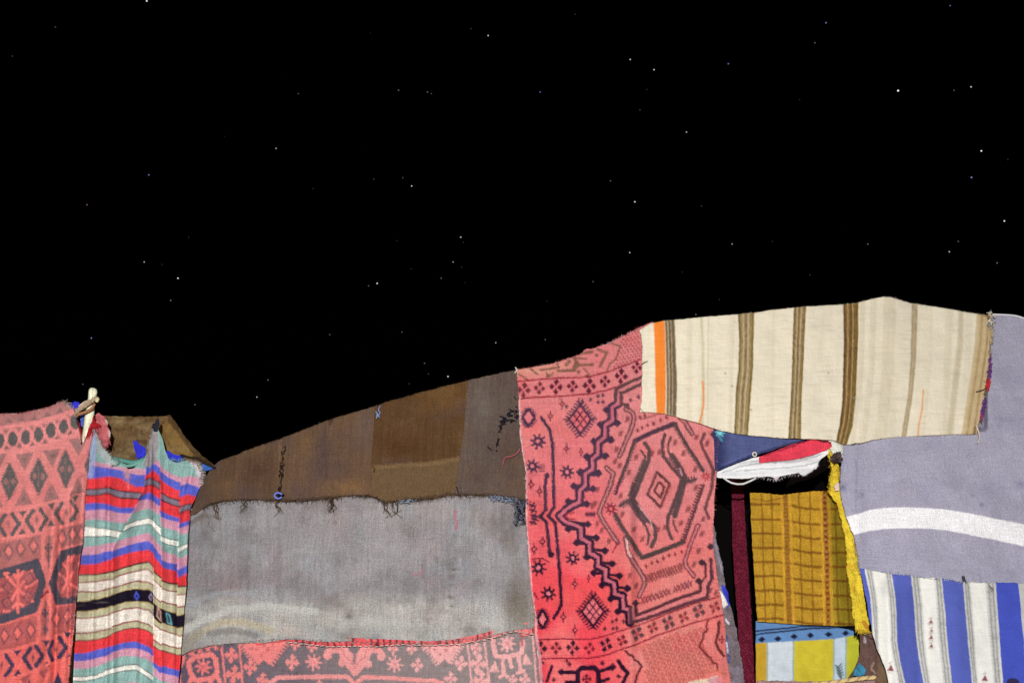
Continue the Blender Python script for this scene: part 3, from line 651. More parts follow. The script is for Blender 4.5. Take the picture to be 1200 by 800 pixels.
def paint_back(D):
    x, y = D.x, D.y; D.fill(rgb(112, 86, 54)); D.mix(rgb(160, 138, 96), np.clip(fbm(x * .6, y * 1.6, 14, 3) - .5, 0, 1) * 2.2)
    D.mix(rgb(66, 46, 28), np.clip(fbm(x * .5 + 60, y * 1.6, 13, 9) - .52, 0, 1) * 2.6)
    D.poly([(184, 500), (200, 492), (214, 512), (226, 530), (224, 540), (196, 532), (188, 516)], rgb(138, 106, 50), .7)
    D.poly([(196, 485), (204, 490), (218, 510), (236, 532), (252, 548), (240, 548), (222, 527), (206, 505), (196, 494)], rgb(70, 48, 26), .7)
scrapo = thing('back_blanket', foot(180, 520, -.35), 'muddy brown and ochre blanket behind the striped shawl, low part of the tent ridge', 'blanket')
cloth('cloth', scrapo, [(100, 488), (120.5, 487), (150, 487.5), (176, 488), (187, 487), (198.5, 486.5), (204.5, 493), (215, 509), (227, 523.5), (236, 533.5), (253, 547)],
      [(90, 600), (256, 600)], [(100, 488), (90, 600)], [(253, 547), (256, 600)], paint_back, M_wool, -.14, plus(rough(.05, 26, 2), rough(.012, 8, 4)), 1.0, (.7, 0, 0, 0), seed=3, back=2.0)
scrap('cloth_scrap', [(156, 517), (160, 515.5), (163, 520), (170, 524)], [(157, 524), (161, 536), (165, 537), (170, 534)], BLU, 'ragged bright blue scrap left of the shawl\'s right-hand peak', 'cloth scrap', -.02, fz=16, seed=11, rag_=.4)
scrap('cloth_scrap', [(193, 529), (197, 527.5), (202, 532), (208, 534), (215, 533)], [(196, 539), (202, 542), (209, 543), (215, 540)], BLU, 'ragged bright blue scrap right of the shawl\'s right-hand peak', 'cloth scrap', -.02, fz=16, seed=12, rag_=1)
scrap('cloth_scrap', [(236, 543), (243, 544.5), (252, 546)], [(238, 551), (244, 551), (251, 548)], rgb(50, 100, 185), 'small light blue scrap between the shawl and the brown tent cloth', 'cloth scrap', .03, seed=13)
S = Strands(); S.px([(212, 533), (222, 536), (232, 537), (242, 544), (252, 548)], .006, tuple(rgb(45, 40, 32)), .03, 1, 6, 12); o = S.build('cord'); tag(o, 'dark cord along the top of the shawl running to the brown tent cloth', 'cord')

# ------------------------------------------------------------------ 4. brown ridge blanket, sewn from five panels
ridge = [(257, 540), (270, 535), (283, 530), (307, 521), (333, 512), (366, 499), (400, 487), (425, 480), (452, 471), (500, 457.5), (550, 445), (608, 432)]
hem = [(222, 604), (230, 600), (236, 596), (248, 590), (259, 588), (277, 586), (295, 585.5), (310, 586.5), (326, 587), (352, 587), (390, 584), (400, 581), (432.5, 581), (441, 584), (450, 590), (475, 586.5), (500, 585), (515, 583), (530, 580), (575, 580.5), (600, 585), (622, 588)]
rx, ry = zip(*ridge); hx, hy = zip(*hem)
def seg(pts, x0, x1):
    xs, ys = zip(*pts); return [(x0, np.interp(x0, xs, ys))] + [p for p in pts if x0 < p[0] < x1] + [(x1, np.interp(x1, xs, ys))]
brown = thing('ridge_blanket', foot(420, 560, .02), 'dark brown blanket sewn from vertical panels along the rising tent ridge, above the grey felt', 'blanket')
def paint_brown(base, spots):
    def f(D):
        x, y = D.x, D.y; D.fill(base)
        D.c *= (.88 + .24 * fbm(x, y * .35, 22, 6))[:, None]; D.c *= (.86 + .28 * vnoise(x + y * .05, y * .03, 2.6, 14))[:, None]; D.mix(rgb(112, 84, 54), np.clip(fbm(x, y, 30, 12) - .52, 0, 1) * 1.6); D.mix(rgb(84, 66, 66), np.clip(fbm(x + 90, y, 34, 13) - .5, 0, 1) * 1.8)
        for s_ in spots: s_(D)
    return f
Bc = rgb(92, 72, 52)
brel = lambda s_: plus(rough(.018, 60, s_), rough(.003, 9, s_ + 2))
def frayed_hem(D):
    D.line([(240, 594), (262, 586), (330, 586), (432, 580), (452, 588), (530, 579), (575, 579), (620, 586)], 3, rgb(60, 46, 36), .6)
panels = [(257, 333, 222, 327.5, rgb(92, 70, 52), [frayed_hem, lambda D: (D.blob(236, 580, 14, 26, rgb(80, 64, 56), .8), D.blob(300, 550, 20, 14, rgb(76, 52, 40), .6), D.blob(330, 545, 4, 40, rgb(122, 96, 66), .7), D.blob(290, 525, 30, 8, rgb(104, 80, 56), .5))]),
          (333, 441, 327.5, 436, rgb(98, 75, 56), [frayed_hem, lambda D: (D.blob(378, 530, 9, 34, rgb(78, 62, 60), .7), D.blob(358, 520, 10, 20, rgb(112, 84, 52), .5), D.blob(410, 570, 26, 10, rgb(124, 92, 56), .7), D.blob(428, 500, 12, 22, rgb(100, 82, 76), .6), D.line([(384, 494), (390, 491), (387, 498)], 2.2, rgb(50, 38, 32), .8), D.line([(381, 497), (382, 560)], 1.2, rgb(64, 50, 46), .5))]),
          (441, 550, 436, 534, rgb(88, 62, 36), [lambda D: D.poly([(436, 546), (470, 544), (500, 543), (540, 537), (536, 590), (434, 592)], rgb(102, 80, 54), .95), lambda D: D.line([(438, 547), (470, 544.5), (500, 543.5), (540, 537)], 5, rgb(130, 104, 68), .45),
               lambda D: (D.blob(520, 466, 26, 16, rgb(106, 76, 36), .7), D.blob(470, 520, 28, 16, rgb(76, 48, 26), .8), D.blob(500, 570, 16, 8, rgb(96, 76, 54), .6), D.line([(533, 450), (528, 534)], 1.2, rgb(78, 54, 28), .4), D.line([(470, 468), (466, 540)], 1.2, rgb(80, 54, 28), .3)), frayed_hem]),
          (550, 608, 534, 622, rgb(92, 78, 70), [frayed_hem, lambda D: (D.blob(566, 480, 14, 26, rgb(104, 94, 86), .8), D.blob(596, 530, 14, 26, rgb(84, 66, 58), .7), D.blob(560, 560, 14, 16, rgb(82, 64, 56), .6))])]
for k, (x0, x1, b0, b1, c_, sp_) in enumerate(panels):
    tp = seg(ridge, x0, x1); bt = seg(hem, b0 - (1.5 if k else 0), b1)
    if k == 0: lf = [(257, 540), (251, 545), (245, 552), (240, 561), (236, 569), (232, 578), (228, 588), (222, 604)]
    else: lf = [(tp[0][0] - 1.5, tp[0][1]), (tp[0][0] * .5 + bt[0][0] * .5 - 2, (tp[0][1] + bt[0][1]) / 2), bt[0]]; tp = [lf[0]] + tp[1:]
    rt = [tp[-1], bt[-1]]
    if k == 2: rt = [(550, 445), (547, 480), (542.5, 520), (538, 550), (534, 580)]; rt[-1] = bt[-1]
    if k == 3: lf = [(548.5, 445.4), (545.5, 480), (541, 520), (536.5, 550), bt[0]]; tp = [lf[0]] + tp[1:]; rt = [(608, 432), (612, 520), (622, 588)]
    if k == 1: rt = [(441, 475), (437.5, 530), (436, 560), bt[-1]]
    if k == 2: lf = [(439.5, 475.4), (436, 530), (434.5, 560), bt[0]]; tp = [lf[0]] + tp[1:]
    o = cloth('panel', brown, tp, bt, lf, rt, paint_brown(c_, sp_), M_fleece, .012 + .003 * k, brel(3), 1.1, (.5, 1.0, .3, .3), seed=20 + k, back=2.4)
    o['label'] = ['dark brown panel at the low left end of the ridge', 'brown panel with a torn left seam', 'golden brown panel with a paler lower patch', 'grey brown panel beside the coral ridge rug'][k]
S = Strands(); dkb = [tuple(rgb(52, 40, 32)), tuple(rgb(80, 62, 44)), tuple(rgb(110, 86, 60)), tuple(rgb(38, 34, 36))]
S.fuzz(hem[2:], 420, 4.5, .0013, dkb, .03, (0, 1), 1.0, 1.4)
S.fuzz(ridge, 200, 2, .0008, dkb, .02, (0, -1))
for (x, y) in [(285, 586), (390, 586), (386, 584), (325, 588), (452, 590), (462, 588), (253, 592)]:
    for q in range(4):
        S.px([(x + random.uniform(-3, 3), y - 2), (x + random.uniform(-4, 5), y + 4), (x + random.uniform(-5, 7), y + random.uniform(6, 13)), (x + random.uniform(-5, 9), y + random.uniform(9, 18))], .0016, random.choice(dkb), .03, .5, 4, 7)
tag(S.build('frayed_edge', brown), kind='stuff')
S = Strands()   # rough black mending stitches
for k in range(26):
    t = random.random(); x = 588 + 19 * t; y = 493 - 9 * t + random.uniform(-6, 6)
    S.px([(x, y), (x + random.uniform(-4, 4), y + random.uniform(-3, 3)), (x + random.uniform(-5, 5), y + random.uniform(-4, 4))], .0024, tuple(rgb(26, 28, 42)), .03, .8, 4, 5)
for k in range(22):
    t = random.random(); x = 588 - 6 * t; y = 493 + 34 * t
    S.px([(x, y), (x + random.uniform(-3, 3), y + random.uniform(-3, 3)), (x + random.uniform(-2, 2), y + random.uniform(-3, 4))], .0017, tuple(rgb(34, 30, 34)), .03, .8, 4, 5)
S.px([(571, 523), (576, 527)], .002, tuple(rgb(30, 28, 30)), .03); S.px([(602, 464), (605, 468)], .002, tuple(rgb(30, 28, 30)), .03)
for k in range(40):
    t = random.random(); x = 333 - 6 * t + random.uniform(-1.4, 1.4); y = 520 + 62 * t
    S.px([(x, y), (x + random.uniform(-2.4, 2.4), y + random.uniform(-2, 3)), (x + random.uniform(-2, 2), y + random.uniform(2, 6))], .0015 + .0012 * (abs(y - 560) < 10), tuple(rgb(44, 30, 28)), .03, .8, 4, 5)
S.px([(436, 546), (439, 549), (438, 553)], .002, tuple(rgb(60, 40, 22)), .03); S.px([(535, 570), (537, 577)], .003, tuple(rgb(50, 36, 30)), .03)
tag(S.build('mending_stitch', brown), kind='stuff')
S = Strands(); S.px([(326 + 4.5 * math.cos(a), 580.5 + 3.4 * math.sin(a)) for a in np.linspace(.4, 6.0, 10)], .0045, tuple(rgb(110, 130, 215)), .035, 1, 6); S.px([(325, 580), (330, 580.5), (333, 579)], .006, tuple(rgb(22, 22, 50)), .036, .6, 6); S.build('knot', brown)['label'] = 'small blue yarn knot at the foot of the torn seam'
S = Strands(); S.px([(446, 475), (443, 480), (446, 484), (442, 488), (441, 484), (445, 489)], .0026, tuple(rgb(130, 140, 205)), .035, 1, 5, 12); S.px([(440, 482), (443, 485), (441, 490)], .003, tuple(rgb(120, 165, 190)), .036, 1, 5, 6); S.build('knot', brown)['label'] = 'tiny pale blue yarn knot near the ridge'
S = Strands(); S.px([(610, 525), (606, 531), (599, 535), (593, 535), (590, 540), (589, 545)], .0022, tuple(rgb(205, 90, 100)), .035, .6, 5, 14); S.build('loose_yarn', brown)['label'] = 'loose pink yarn end'
S = Strands()
for k in range(60): x = random.uniform(574, 604); y = 581 + (x - 574) * .15 + random.uniform(-2, 4); S.px([(x, y), (x + random.uniform(-4, 4), y + random.uniform(-2, 3))], .0022, random.choice([tuple(rgb(120, 140, 175)), tuple(rgb(90, 105, 135)), tuple(rgb(150, 160, 180))]), .03, .7, 4)
for k in range(110): x = random.uniform(603, 617); y = random.uniform(586, 614); S.px([(x, y), (x + random.uniform(-4, 4), y + random.uniform(-4, 5)), (x + random.uniform(-4, 4), y + random.uniform(-4, 5))], .0022, random.choice([tuple(rgb(44, 50, 70)), tuple(rgb(90, 98, 120)), tuple(rgb(110, 110, 120)), tuple(rgb(30, 32, 44))]), .03, .7, 4)
for k in range(26): x = random.uniform(466, 488); y = 586 + random.uniform(-1, 3); S.px([(x, y), (x + random.uniform(-4, 4), y + random.uniform(-1, 2))], .0018, tuple(rgb(130, 155, 175)), .03, .7, 4)
tag(S.build('loose_wool', brown, M_yarn), kind='stuff')['label'] = 'tufts of blue grey wool along the hem'

# ------------------------------------------------------------------ 5. grey felt blanket
def paint_grey(D):
    x, y = D.x, D.y; D.fill(rgb(137, 133, 136)); D.c *= (.90 + .14 * np.clip((x - 230) / 200, 0, 1))[:, None]
    t = np.clip((y + (x - 400) * -.02 + 20 * (fbm(x, y, 40, 9) - .5) - 690) / 22, 0, 1) * np.clip((760 - x) / 100, 0, 1); D.mix(rgb(166, 163, 158), t * .9)
    D.mix(rgb(152, 142, 136), np.clip(1 - np.abs(x - 470) / 160, 0, 1) * np.clip(1 - np.abs(y - 600) / 50, 0, 1) * .5)
    D.c *= (.78 + .44 * fbm(x, y, 26, 15))[:, None]; D.mix(rgb(140, 146, 152), np.clip(fbm(x, y, 30, 95) - .5, 0, 1) * 1.6); D.mix(rgb(150, 118, 122), np.clip(fbm(x, y, 36, 31) - .6, 0, 1) * 1.2); D.c *= (.9 + .2 * vnoise(x, y * .04, 2.2, 35))[:, None]; D.c *= (.93 + .14 * fbm(x * .3, y, 9, 37))[:, None]; D.mix(rgb(104, 96, 94), np.clip(fbm(x, y, 22, 33) - .56, 0, 1) * 1.8)
    D.mix(rgb(108, 100, 88), np.clip(1 - np.hypot((x - 612) / 26, (y - 715) / 40), 0, 1) * .8)
    for (p, wd, c_, a) in [([(214, 738), (236, 727), (250, 723), (268, 714), (290, 713), (312, 709), (330, 712), (370, 716)], 9, (182, 182, 176), .9), ([(216, 712), (240, 700), (262, 694), (290, 694)], 7, (150, 154, 160), .6),
                           ([(226, 746), (255, 730), (285, 728), (318, 738)], 10, (176, 165, 138), .8), ([(245, 742), (275, 738), (300, 744)], 8, (112, 108, 104), .7), ([(214, 760), (232, 742)], 12, (140, 136, 122), .7),
                           ([(320, 720), (360, 722), (400, 726), (470, 732)], 16, (170, 170, 164), .5), ([(330, 738), (345, 740)], 12, (184, 168, 160), .5)]: D.line(p, wd, rgb(*c_), a * .6); D.line(p, wd * .55, rgb(*c_), a * .5)
    for (a, b, rx_, ry_, al) in [(392, 612, 2, 3.4, .8), (530, 654, 5, 1.3, .6), (531, 667, 6, 1.3, .8), (529, 674, 3.4, 3.6, .6), (528, 685, 5, 1.2, .5), (527, 699, 4.4, 1.8, .8), (529, 710, 3, 1.2, .6), (408, 722, 4, 2.6, .8), (243, 604, 5, 3, .5), (236, 606, 4, 4, .6), (512, 656, 4, 3, .4), (606, 700, 12, 26, .5), (250, 680, 40, 12, .25), (590, 610, 30, 20, .25)]: D.blob(a, b, rx_, ry_, rgb(98, 88, 76), al)
    for (a, b, rx_, ry_) in [(300, 610, 40, 12), (440, 605, 60, 14), (570, 660, 8, 40), (480, 640, 60, 12), (380, 640, 30, 20)]: D.blob(a, b, rx_, ry_, rgb(158, 154, 156), .4)
    D.line([(534, 598), (532, 606), (536, 612), (534, 620)], 2.6, rgb(178, 96, 110), .7); D.line([(496, 668), (490, 674), (482, 672)], 3, rgb(168, 100, 108), .5)
    D.line([(240, 600), (246, 608), (244, 616), (252, 622)], 1.4, rgb(96, 90, 88), .7); D.line([(224, 612), (238, 604)], 5, rgb(100, 92, 84), .6)
    D.line([(400, 666), (440, 660), (480, 664)], 4, rgb(152, 146, 146), .4); D.line([(560, 600), (600, 640), (612, 690)], 14, rgb(124, 116, 110), .35)
g0 = thing('felt_blanket', foot(420, 660, 0), 'plain grey stained felt blanket stretched under the brown ridge blanket', 'blanket')
grel = plus(waves((-.012, 220, 712, 380, 716, 14), (-.010, 380, 716, 560, 706, 18), (.012, 230, 735, 620, 728, 12), (-.012, 610, 620, 560, 700, 20), (-.01, 300, 620, 500, 650, 24)), rough(.022, 70, 5), rough(.004, 14, 7))
cloth('cloth', g0, [(222, 596), (300, 580), (440, 574), (530, 572), (622, 578)],
      [(211, 768), (224, 762), (242, 757), (259, 754), (280, 753), (305, 753), (317.5, 752), (336, 748), (355, 749.5), (364, 751), (390, 752), (415, 750), (432, 751.5), (451, 753), (470, 753.5), (502, 754), (531, 753), (548, 750.5), (565, 747), (580, 743), (602, 738), (630, 734)],
      [(222, 596), (222, 620), (221, 640), (218.5, 680), (215, 720), (211, 768)], [(622, 578), (623, 610), (626, 650), (629, 700), (630, 734)], paint_grey, M_fleece, -.004, grel, 1.0, (.3, .6, .5, .2), seed=4, rim=.012)
S = Strands(); S.fuzz([(212, 767), (242, 757), (280, 753), (336, 748), (400, 752), (502, 754), (565, 747), (626, 735)], 260, 3, .0011, [tuple(rgb(150, 145, 140)), tuple(rgb(180, 176, 170)), tuple(rgb(110, 104, 104))], .006, (0, 1), 1.2, 1.5)
S.fuzz([(223, 604), (221, 640), (218, 680), (215, 720), (211, 768)], 70, 3, .001, [tuple(rgb(130, 124, 126))], .0, (-1, 0)); tag(S.build('frayed_edge', g0), kind='stuff')

# ------------------------------------------------------------------ 6. slate floral rug at the bottom
def paint_slate(D):
    G_ = globals()['rgb']
    def rgb(r, g, b): return G_(r, g, b) * .88
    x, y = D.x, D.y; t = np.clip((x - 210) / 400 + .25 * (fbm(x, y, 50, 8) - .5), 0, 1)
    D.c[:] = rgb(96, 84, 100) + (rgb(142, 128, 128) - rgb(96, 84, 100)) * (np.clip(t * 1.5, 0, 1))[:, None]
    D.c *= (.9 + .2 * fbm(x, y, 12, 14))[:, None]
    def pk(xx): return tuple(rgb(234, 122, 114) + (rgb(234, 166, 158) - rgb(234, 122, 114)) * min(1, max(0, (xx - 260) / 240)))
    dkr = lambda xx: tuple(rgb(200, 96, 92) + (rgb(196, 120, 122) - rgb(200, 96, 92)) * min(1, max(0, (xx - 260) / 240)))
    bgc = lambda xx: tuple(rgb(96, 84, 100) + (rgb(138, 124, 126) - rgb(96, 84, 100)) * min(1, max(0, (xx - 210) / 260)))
    # border rows repeat downwards below
    for (p, wd) in [([(210, 784), (214, 830), (220, 1010)], 2.2), ([(259, 752), (264, 800), (272, 1010)], 2.4), ([(280, 752), (284.5, 800), (294, 1010)], 2.4), ([(547.5, 752), (553, 800), (560, 1010)], 2.4), ([(567.5, 748), (573.5, 800), (582, 1010)], 2.2), ([(624, 738), (629, 800), (634, 1010)], 2.2)]: D.line(p, wd, pk(p[0][0]))
    D.line([(212, 771), (224, 764), (242, 760), (256, 757)], 6, pk(220)); D.line([(212, 780), (216, 771)], 3, pk(220))
    for (a, b) in [(219, 768), (229.5, 763.5), (239, 761.5), (248.5, 760), (257, 757)]: D.oval(a, b, 2.6, 2.4, bgc(220), .95)
    oc = [(220.6, 776), (228, 769.5), (247.5, 766.5), (252.5, 772.5), (254.5, 788), (249, 794), (229, 797), (223.5, 790)]
    D.line(oc + [oc[0]], 6, pk(220)); D.poly([(225.5, 778), (230.5, 773), (246, 771), (249, 775), (250, 787), (246.5, 790), (230.5, 792), (227, 788)], bgc(210))
    D.star(238, 781, 9, pk(220), dkr(220), 1, 8, .1); D.line([(232, 777), (244, 786)], 1.2, dkr(220)); D.line([(243, 776), (233, 787)], 1.2, dkr(220))
    for p in ([(224, 792), (221, 802), (222, 812)], [(254, 791), (258, 800), (256, 812)], [(233, 797), (234, 803)], [(246, 794), (247, 803)]): D.line(p, 5, pk(220))
    def flower(a, b, r): D.cross(a, b, r * 1.12, pk(a), 1, .12); D.dot(a, b, r * .45, pk(a)); D.line([(a - 2, b + 2), (a + 2, b - 2)], 1.1, dkr(a)); 
    for (a, b, r) in [(271, 767.5, 7.5), (274, 790, 9), (293, 781.5, 7.3), (307.5, 796, 7), (342.5, 775.5, 7.5), (346, 755, 5.5), (366, 757, 6), (461, 760, 5.5), (482.5, 760, 5.5), (489, 779, 6.5), (540, 777, 7), (528, 795, 7), (558, 759, 6.5), (560.6, 777.5, 9.5), (564, 797, 9), (272, 812, 8), (374, 800.5, 4), (386, 756, 4), (497, 757, 4), (290, 757, 3), (601, 796, 5), (615, 796, 6)]: flower(a, b, r)
    for (a, b) in [(368, 775.6), (462.5, 777.5)]: D.star(a, b, 9, pk(a), dkr(a), 1, 8, .1); D.dot(a, b, 5, pk(a)); D.dot(a, b, 1.3, dkr(a))
    for q in ([(281, 753), (338, 749), (316, 778), (309, 773), (303, 778)], [(496, 753), (541, 753), (526, 777), (521, 772), (515, 778)]):
        D.poly(q, pk(q[0][0])); D.spikes([q[0], q[4]], pk(q[0][0]), 4, 3.4, 1, 2.2); D.spikes([q[2], q[1]], pk(q[0][0]), 4, 3.4, 1, 2.2)
        cx = (q[0][0] + q[1][0]) / 2 - 1
        for (a, b) in [(-8, 4), (-2, 10), (5, 4), (1, -1), (11, -2), (-14, 2)]: D.dia(cx + a, 757 + b, 2.4, 2.1, dkr(cx), .95)
    D.line([(300, 1010), (308, 840), (314, 806), (317, 799), (323, 794), (330, 793), (355, 792.5), (407.5, 792.5), (411, 796), (416, 802), (420.5, 797), (426.5, 792.5), (460, 794), (495, 796.5), (509, 797), (518, 800), (524, 808), (536, 1010)], 5, pk(380))
    # central crest
    for p in ([(382.5, 768), (385, 762), (399, 761), (402.5, 770), (408, 777), (416, 788)], [(449, 768), (445, 762), (433, 760), (430, 768), (425, 777), (416, 788)]): D.line(p, 7, pk(400))
    D.poly([(398, 757), (434, 757), (428, 772), (416, 786), (404, 772)], pk(410))
    for (a, b) in [(384, 768), (401, 776), (431, 777), (446.5, 769)]: D.dot(a, b, 4.6, pk(a))
    D.poly([(406, 755), (423, 755), (421, 762), (417, 766), (417, 777), (414, 777), (414, 766), (409, 762)], bgc(400))
    for p in ([(388, 759.5), (401, 760), (405, 769), (411, 774), (416, 782)], [(444, 759.5), (430, 760), (427, 769), (421, 774), (416, 782)]): D.line(p, 1.2, dkr(400), .9)
    # comb figure in the right border
    for p in ([(577.5, 748), (579, 760), (581, 768), (596, 769), (611, 765), (613, 752)], [(589, 769), (590, 790)], [(597.5, 769), (599, 781)], [(607.5, 767), (610, 786)], [(590, 789), (586, 793)], [(590, 789), (594, 792)], [(606, 788), (614, 786)]): D.line(p, 5.6 if len(p) > 2 else 4.6, pk(590))
    D.poly([(582, 751), (609, 746), (609, 762), (596, 765), (584, 765)], bgc(590)); D.star(594, 754, 9.5, pk(590), dkr(590), 1, 8, .0); D.dot(594, 754, 6, pk(590)); D.line([(590, 750), (598, 758)], 1.1, dkr(590)); D.line([(598, 750), (590, 758)], 1.1, dkr(590))
    for (a, b, s_) in [(579, 783, -1), (617.5, 774, 1)]:
        for q in range(-2, 3): D.line([(a - s_ * 1, b - 7), (a + q * 2.3, b + 3.5)], 1.9, pk(590))
    D.line([(612, 745), (612, 756)], 2.2, rgb(170, 50, 55), .8)
    D.line([(500, 756), (540, 752.5), (556, 750), (574, 746), (594, 740), (604, 737), (614, 742), (624, 746)], 1.3, rgb(214, 190, 176), .8)
    for k in range(4):
        yy = 845 + 42 * k; D.star(238, yy, 13, pk(220), bgc(220)); flower(273 + k, yy, 9); flower(566 + k, yy, 9); D.star(600, yy, 12, pk(600), bgc(600))
        for q in range(6): flower(330 + q * 36, yy + (q % 2) * 14, 10)
sl = thing('floral_rug', foot(420, 760, 0), 'slate grey rug with coral flowers below the grey felt, along the bottom edge', 'rug')
srel = plus(rough(.018, 60, 6), rough(.004, 14, 9))
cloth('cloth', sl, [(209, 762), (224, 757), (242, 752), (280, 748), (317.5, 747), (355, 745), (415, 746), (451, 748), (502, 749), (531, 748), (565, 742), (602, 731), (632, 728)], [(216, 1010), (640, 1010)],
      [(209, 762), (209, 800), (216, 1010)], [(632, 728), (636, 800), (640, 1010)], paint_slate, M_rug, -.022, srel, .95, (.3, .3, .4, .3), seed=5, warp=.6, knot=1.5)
def paint_selv(D):
    x, y = D.x, D.y; D.fill(rgb(226, 84, 84)); D.mix(rgb(232, 120, 118), np.clip((x - 480) / 120, 0, 1) * .8)
    for k in range(44):
        a = 318 + k * 7.3; 
        if vnoise(np.array([a]), np.array([3.]), 9, 2)[0] > .42: D.line([(a, 735), (a + 1, 765)], 2.6, rgb(74, 32, 46), .85)
    D.mix(rgb(50, 24, 32), np.clip(fbm(x, y, 9, 21) - .56, 0, 1) * 3)
sv = cloth('hem', sl, [(300, 749), (336, 745), (355, 746), (390, 746), (440, 748), (502, 751), (531, 749), (565, 742), (602, 731), (630, 728)], [(300, 755), (336, 751), (352, 752), (365, 755), (385, 757), (415, 756.5), (440, 757), (470, 755), (502, 755), (531, 754.5), (552, 752), (580, 746), (602, 739), (614, 744), (628, 743)],
      [(300, 749), (300, 755)], [(630, 728), (628, 743)], paint_selv, M_wool, -.010, srel, .9, (.2, .8, 0, 0), seed=6); sv['label'] = 'red folded hem with dark stitches'
S = Strands()
for k in range(46):
    x = 340 + k * 6.3; y = np.interp(x, [340, 365, 385, 415, 440, 470, 502, 531, 552, 580, 602, 628], [752, 755, 757.5, 756.5, 757, 755, 755.5, 755, 752, 746, 739, 743]); 
    S.px([(x - 2.2, y + random.uniform(-.6, .6)), (x + 2.4, y + random.uniform(-.6, .6))], .0022, tuple(rgb(225, 205, 195)), .012, .8, 4, 3)
tag(S.build('seam_stitch', sl), kind='stuff')

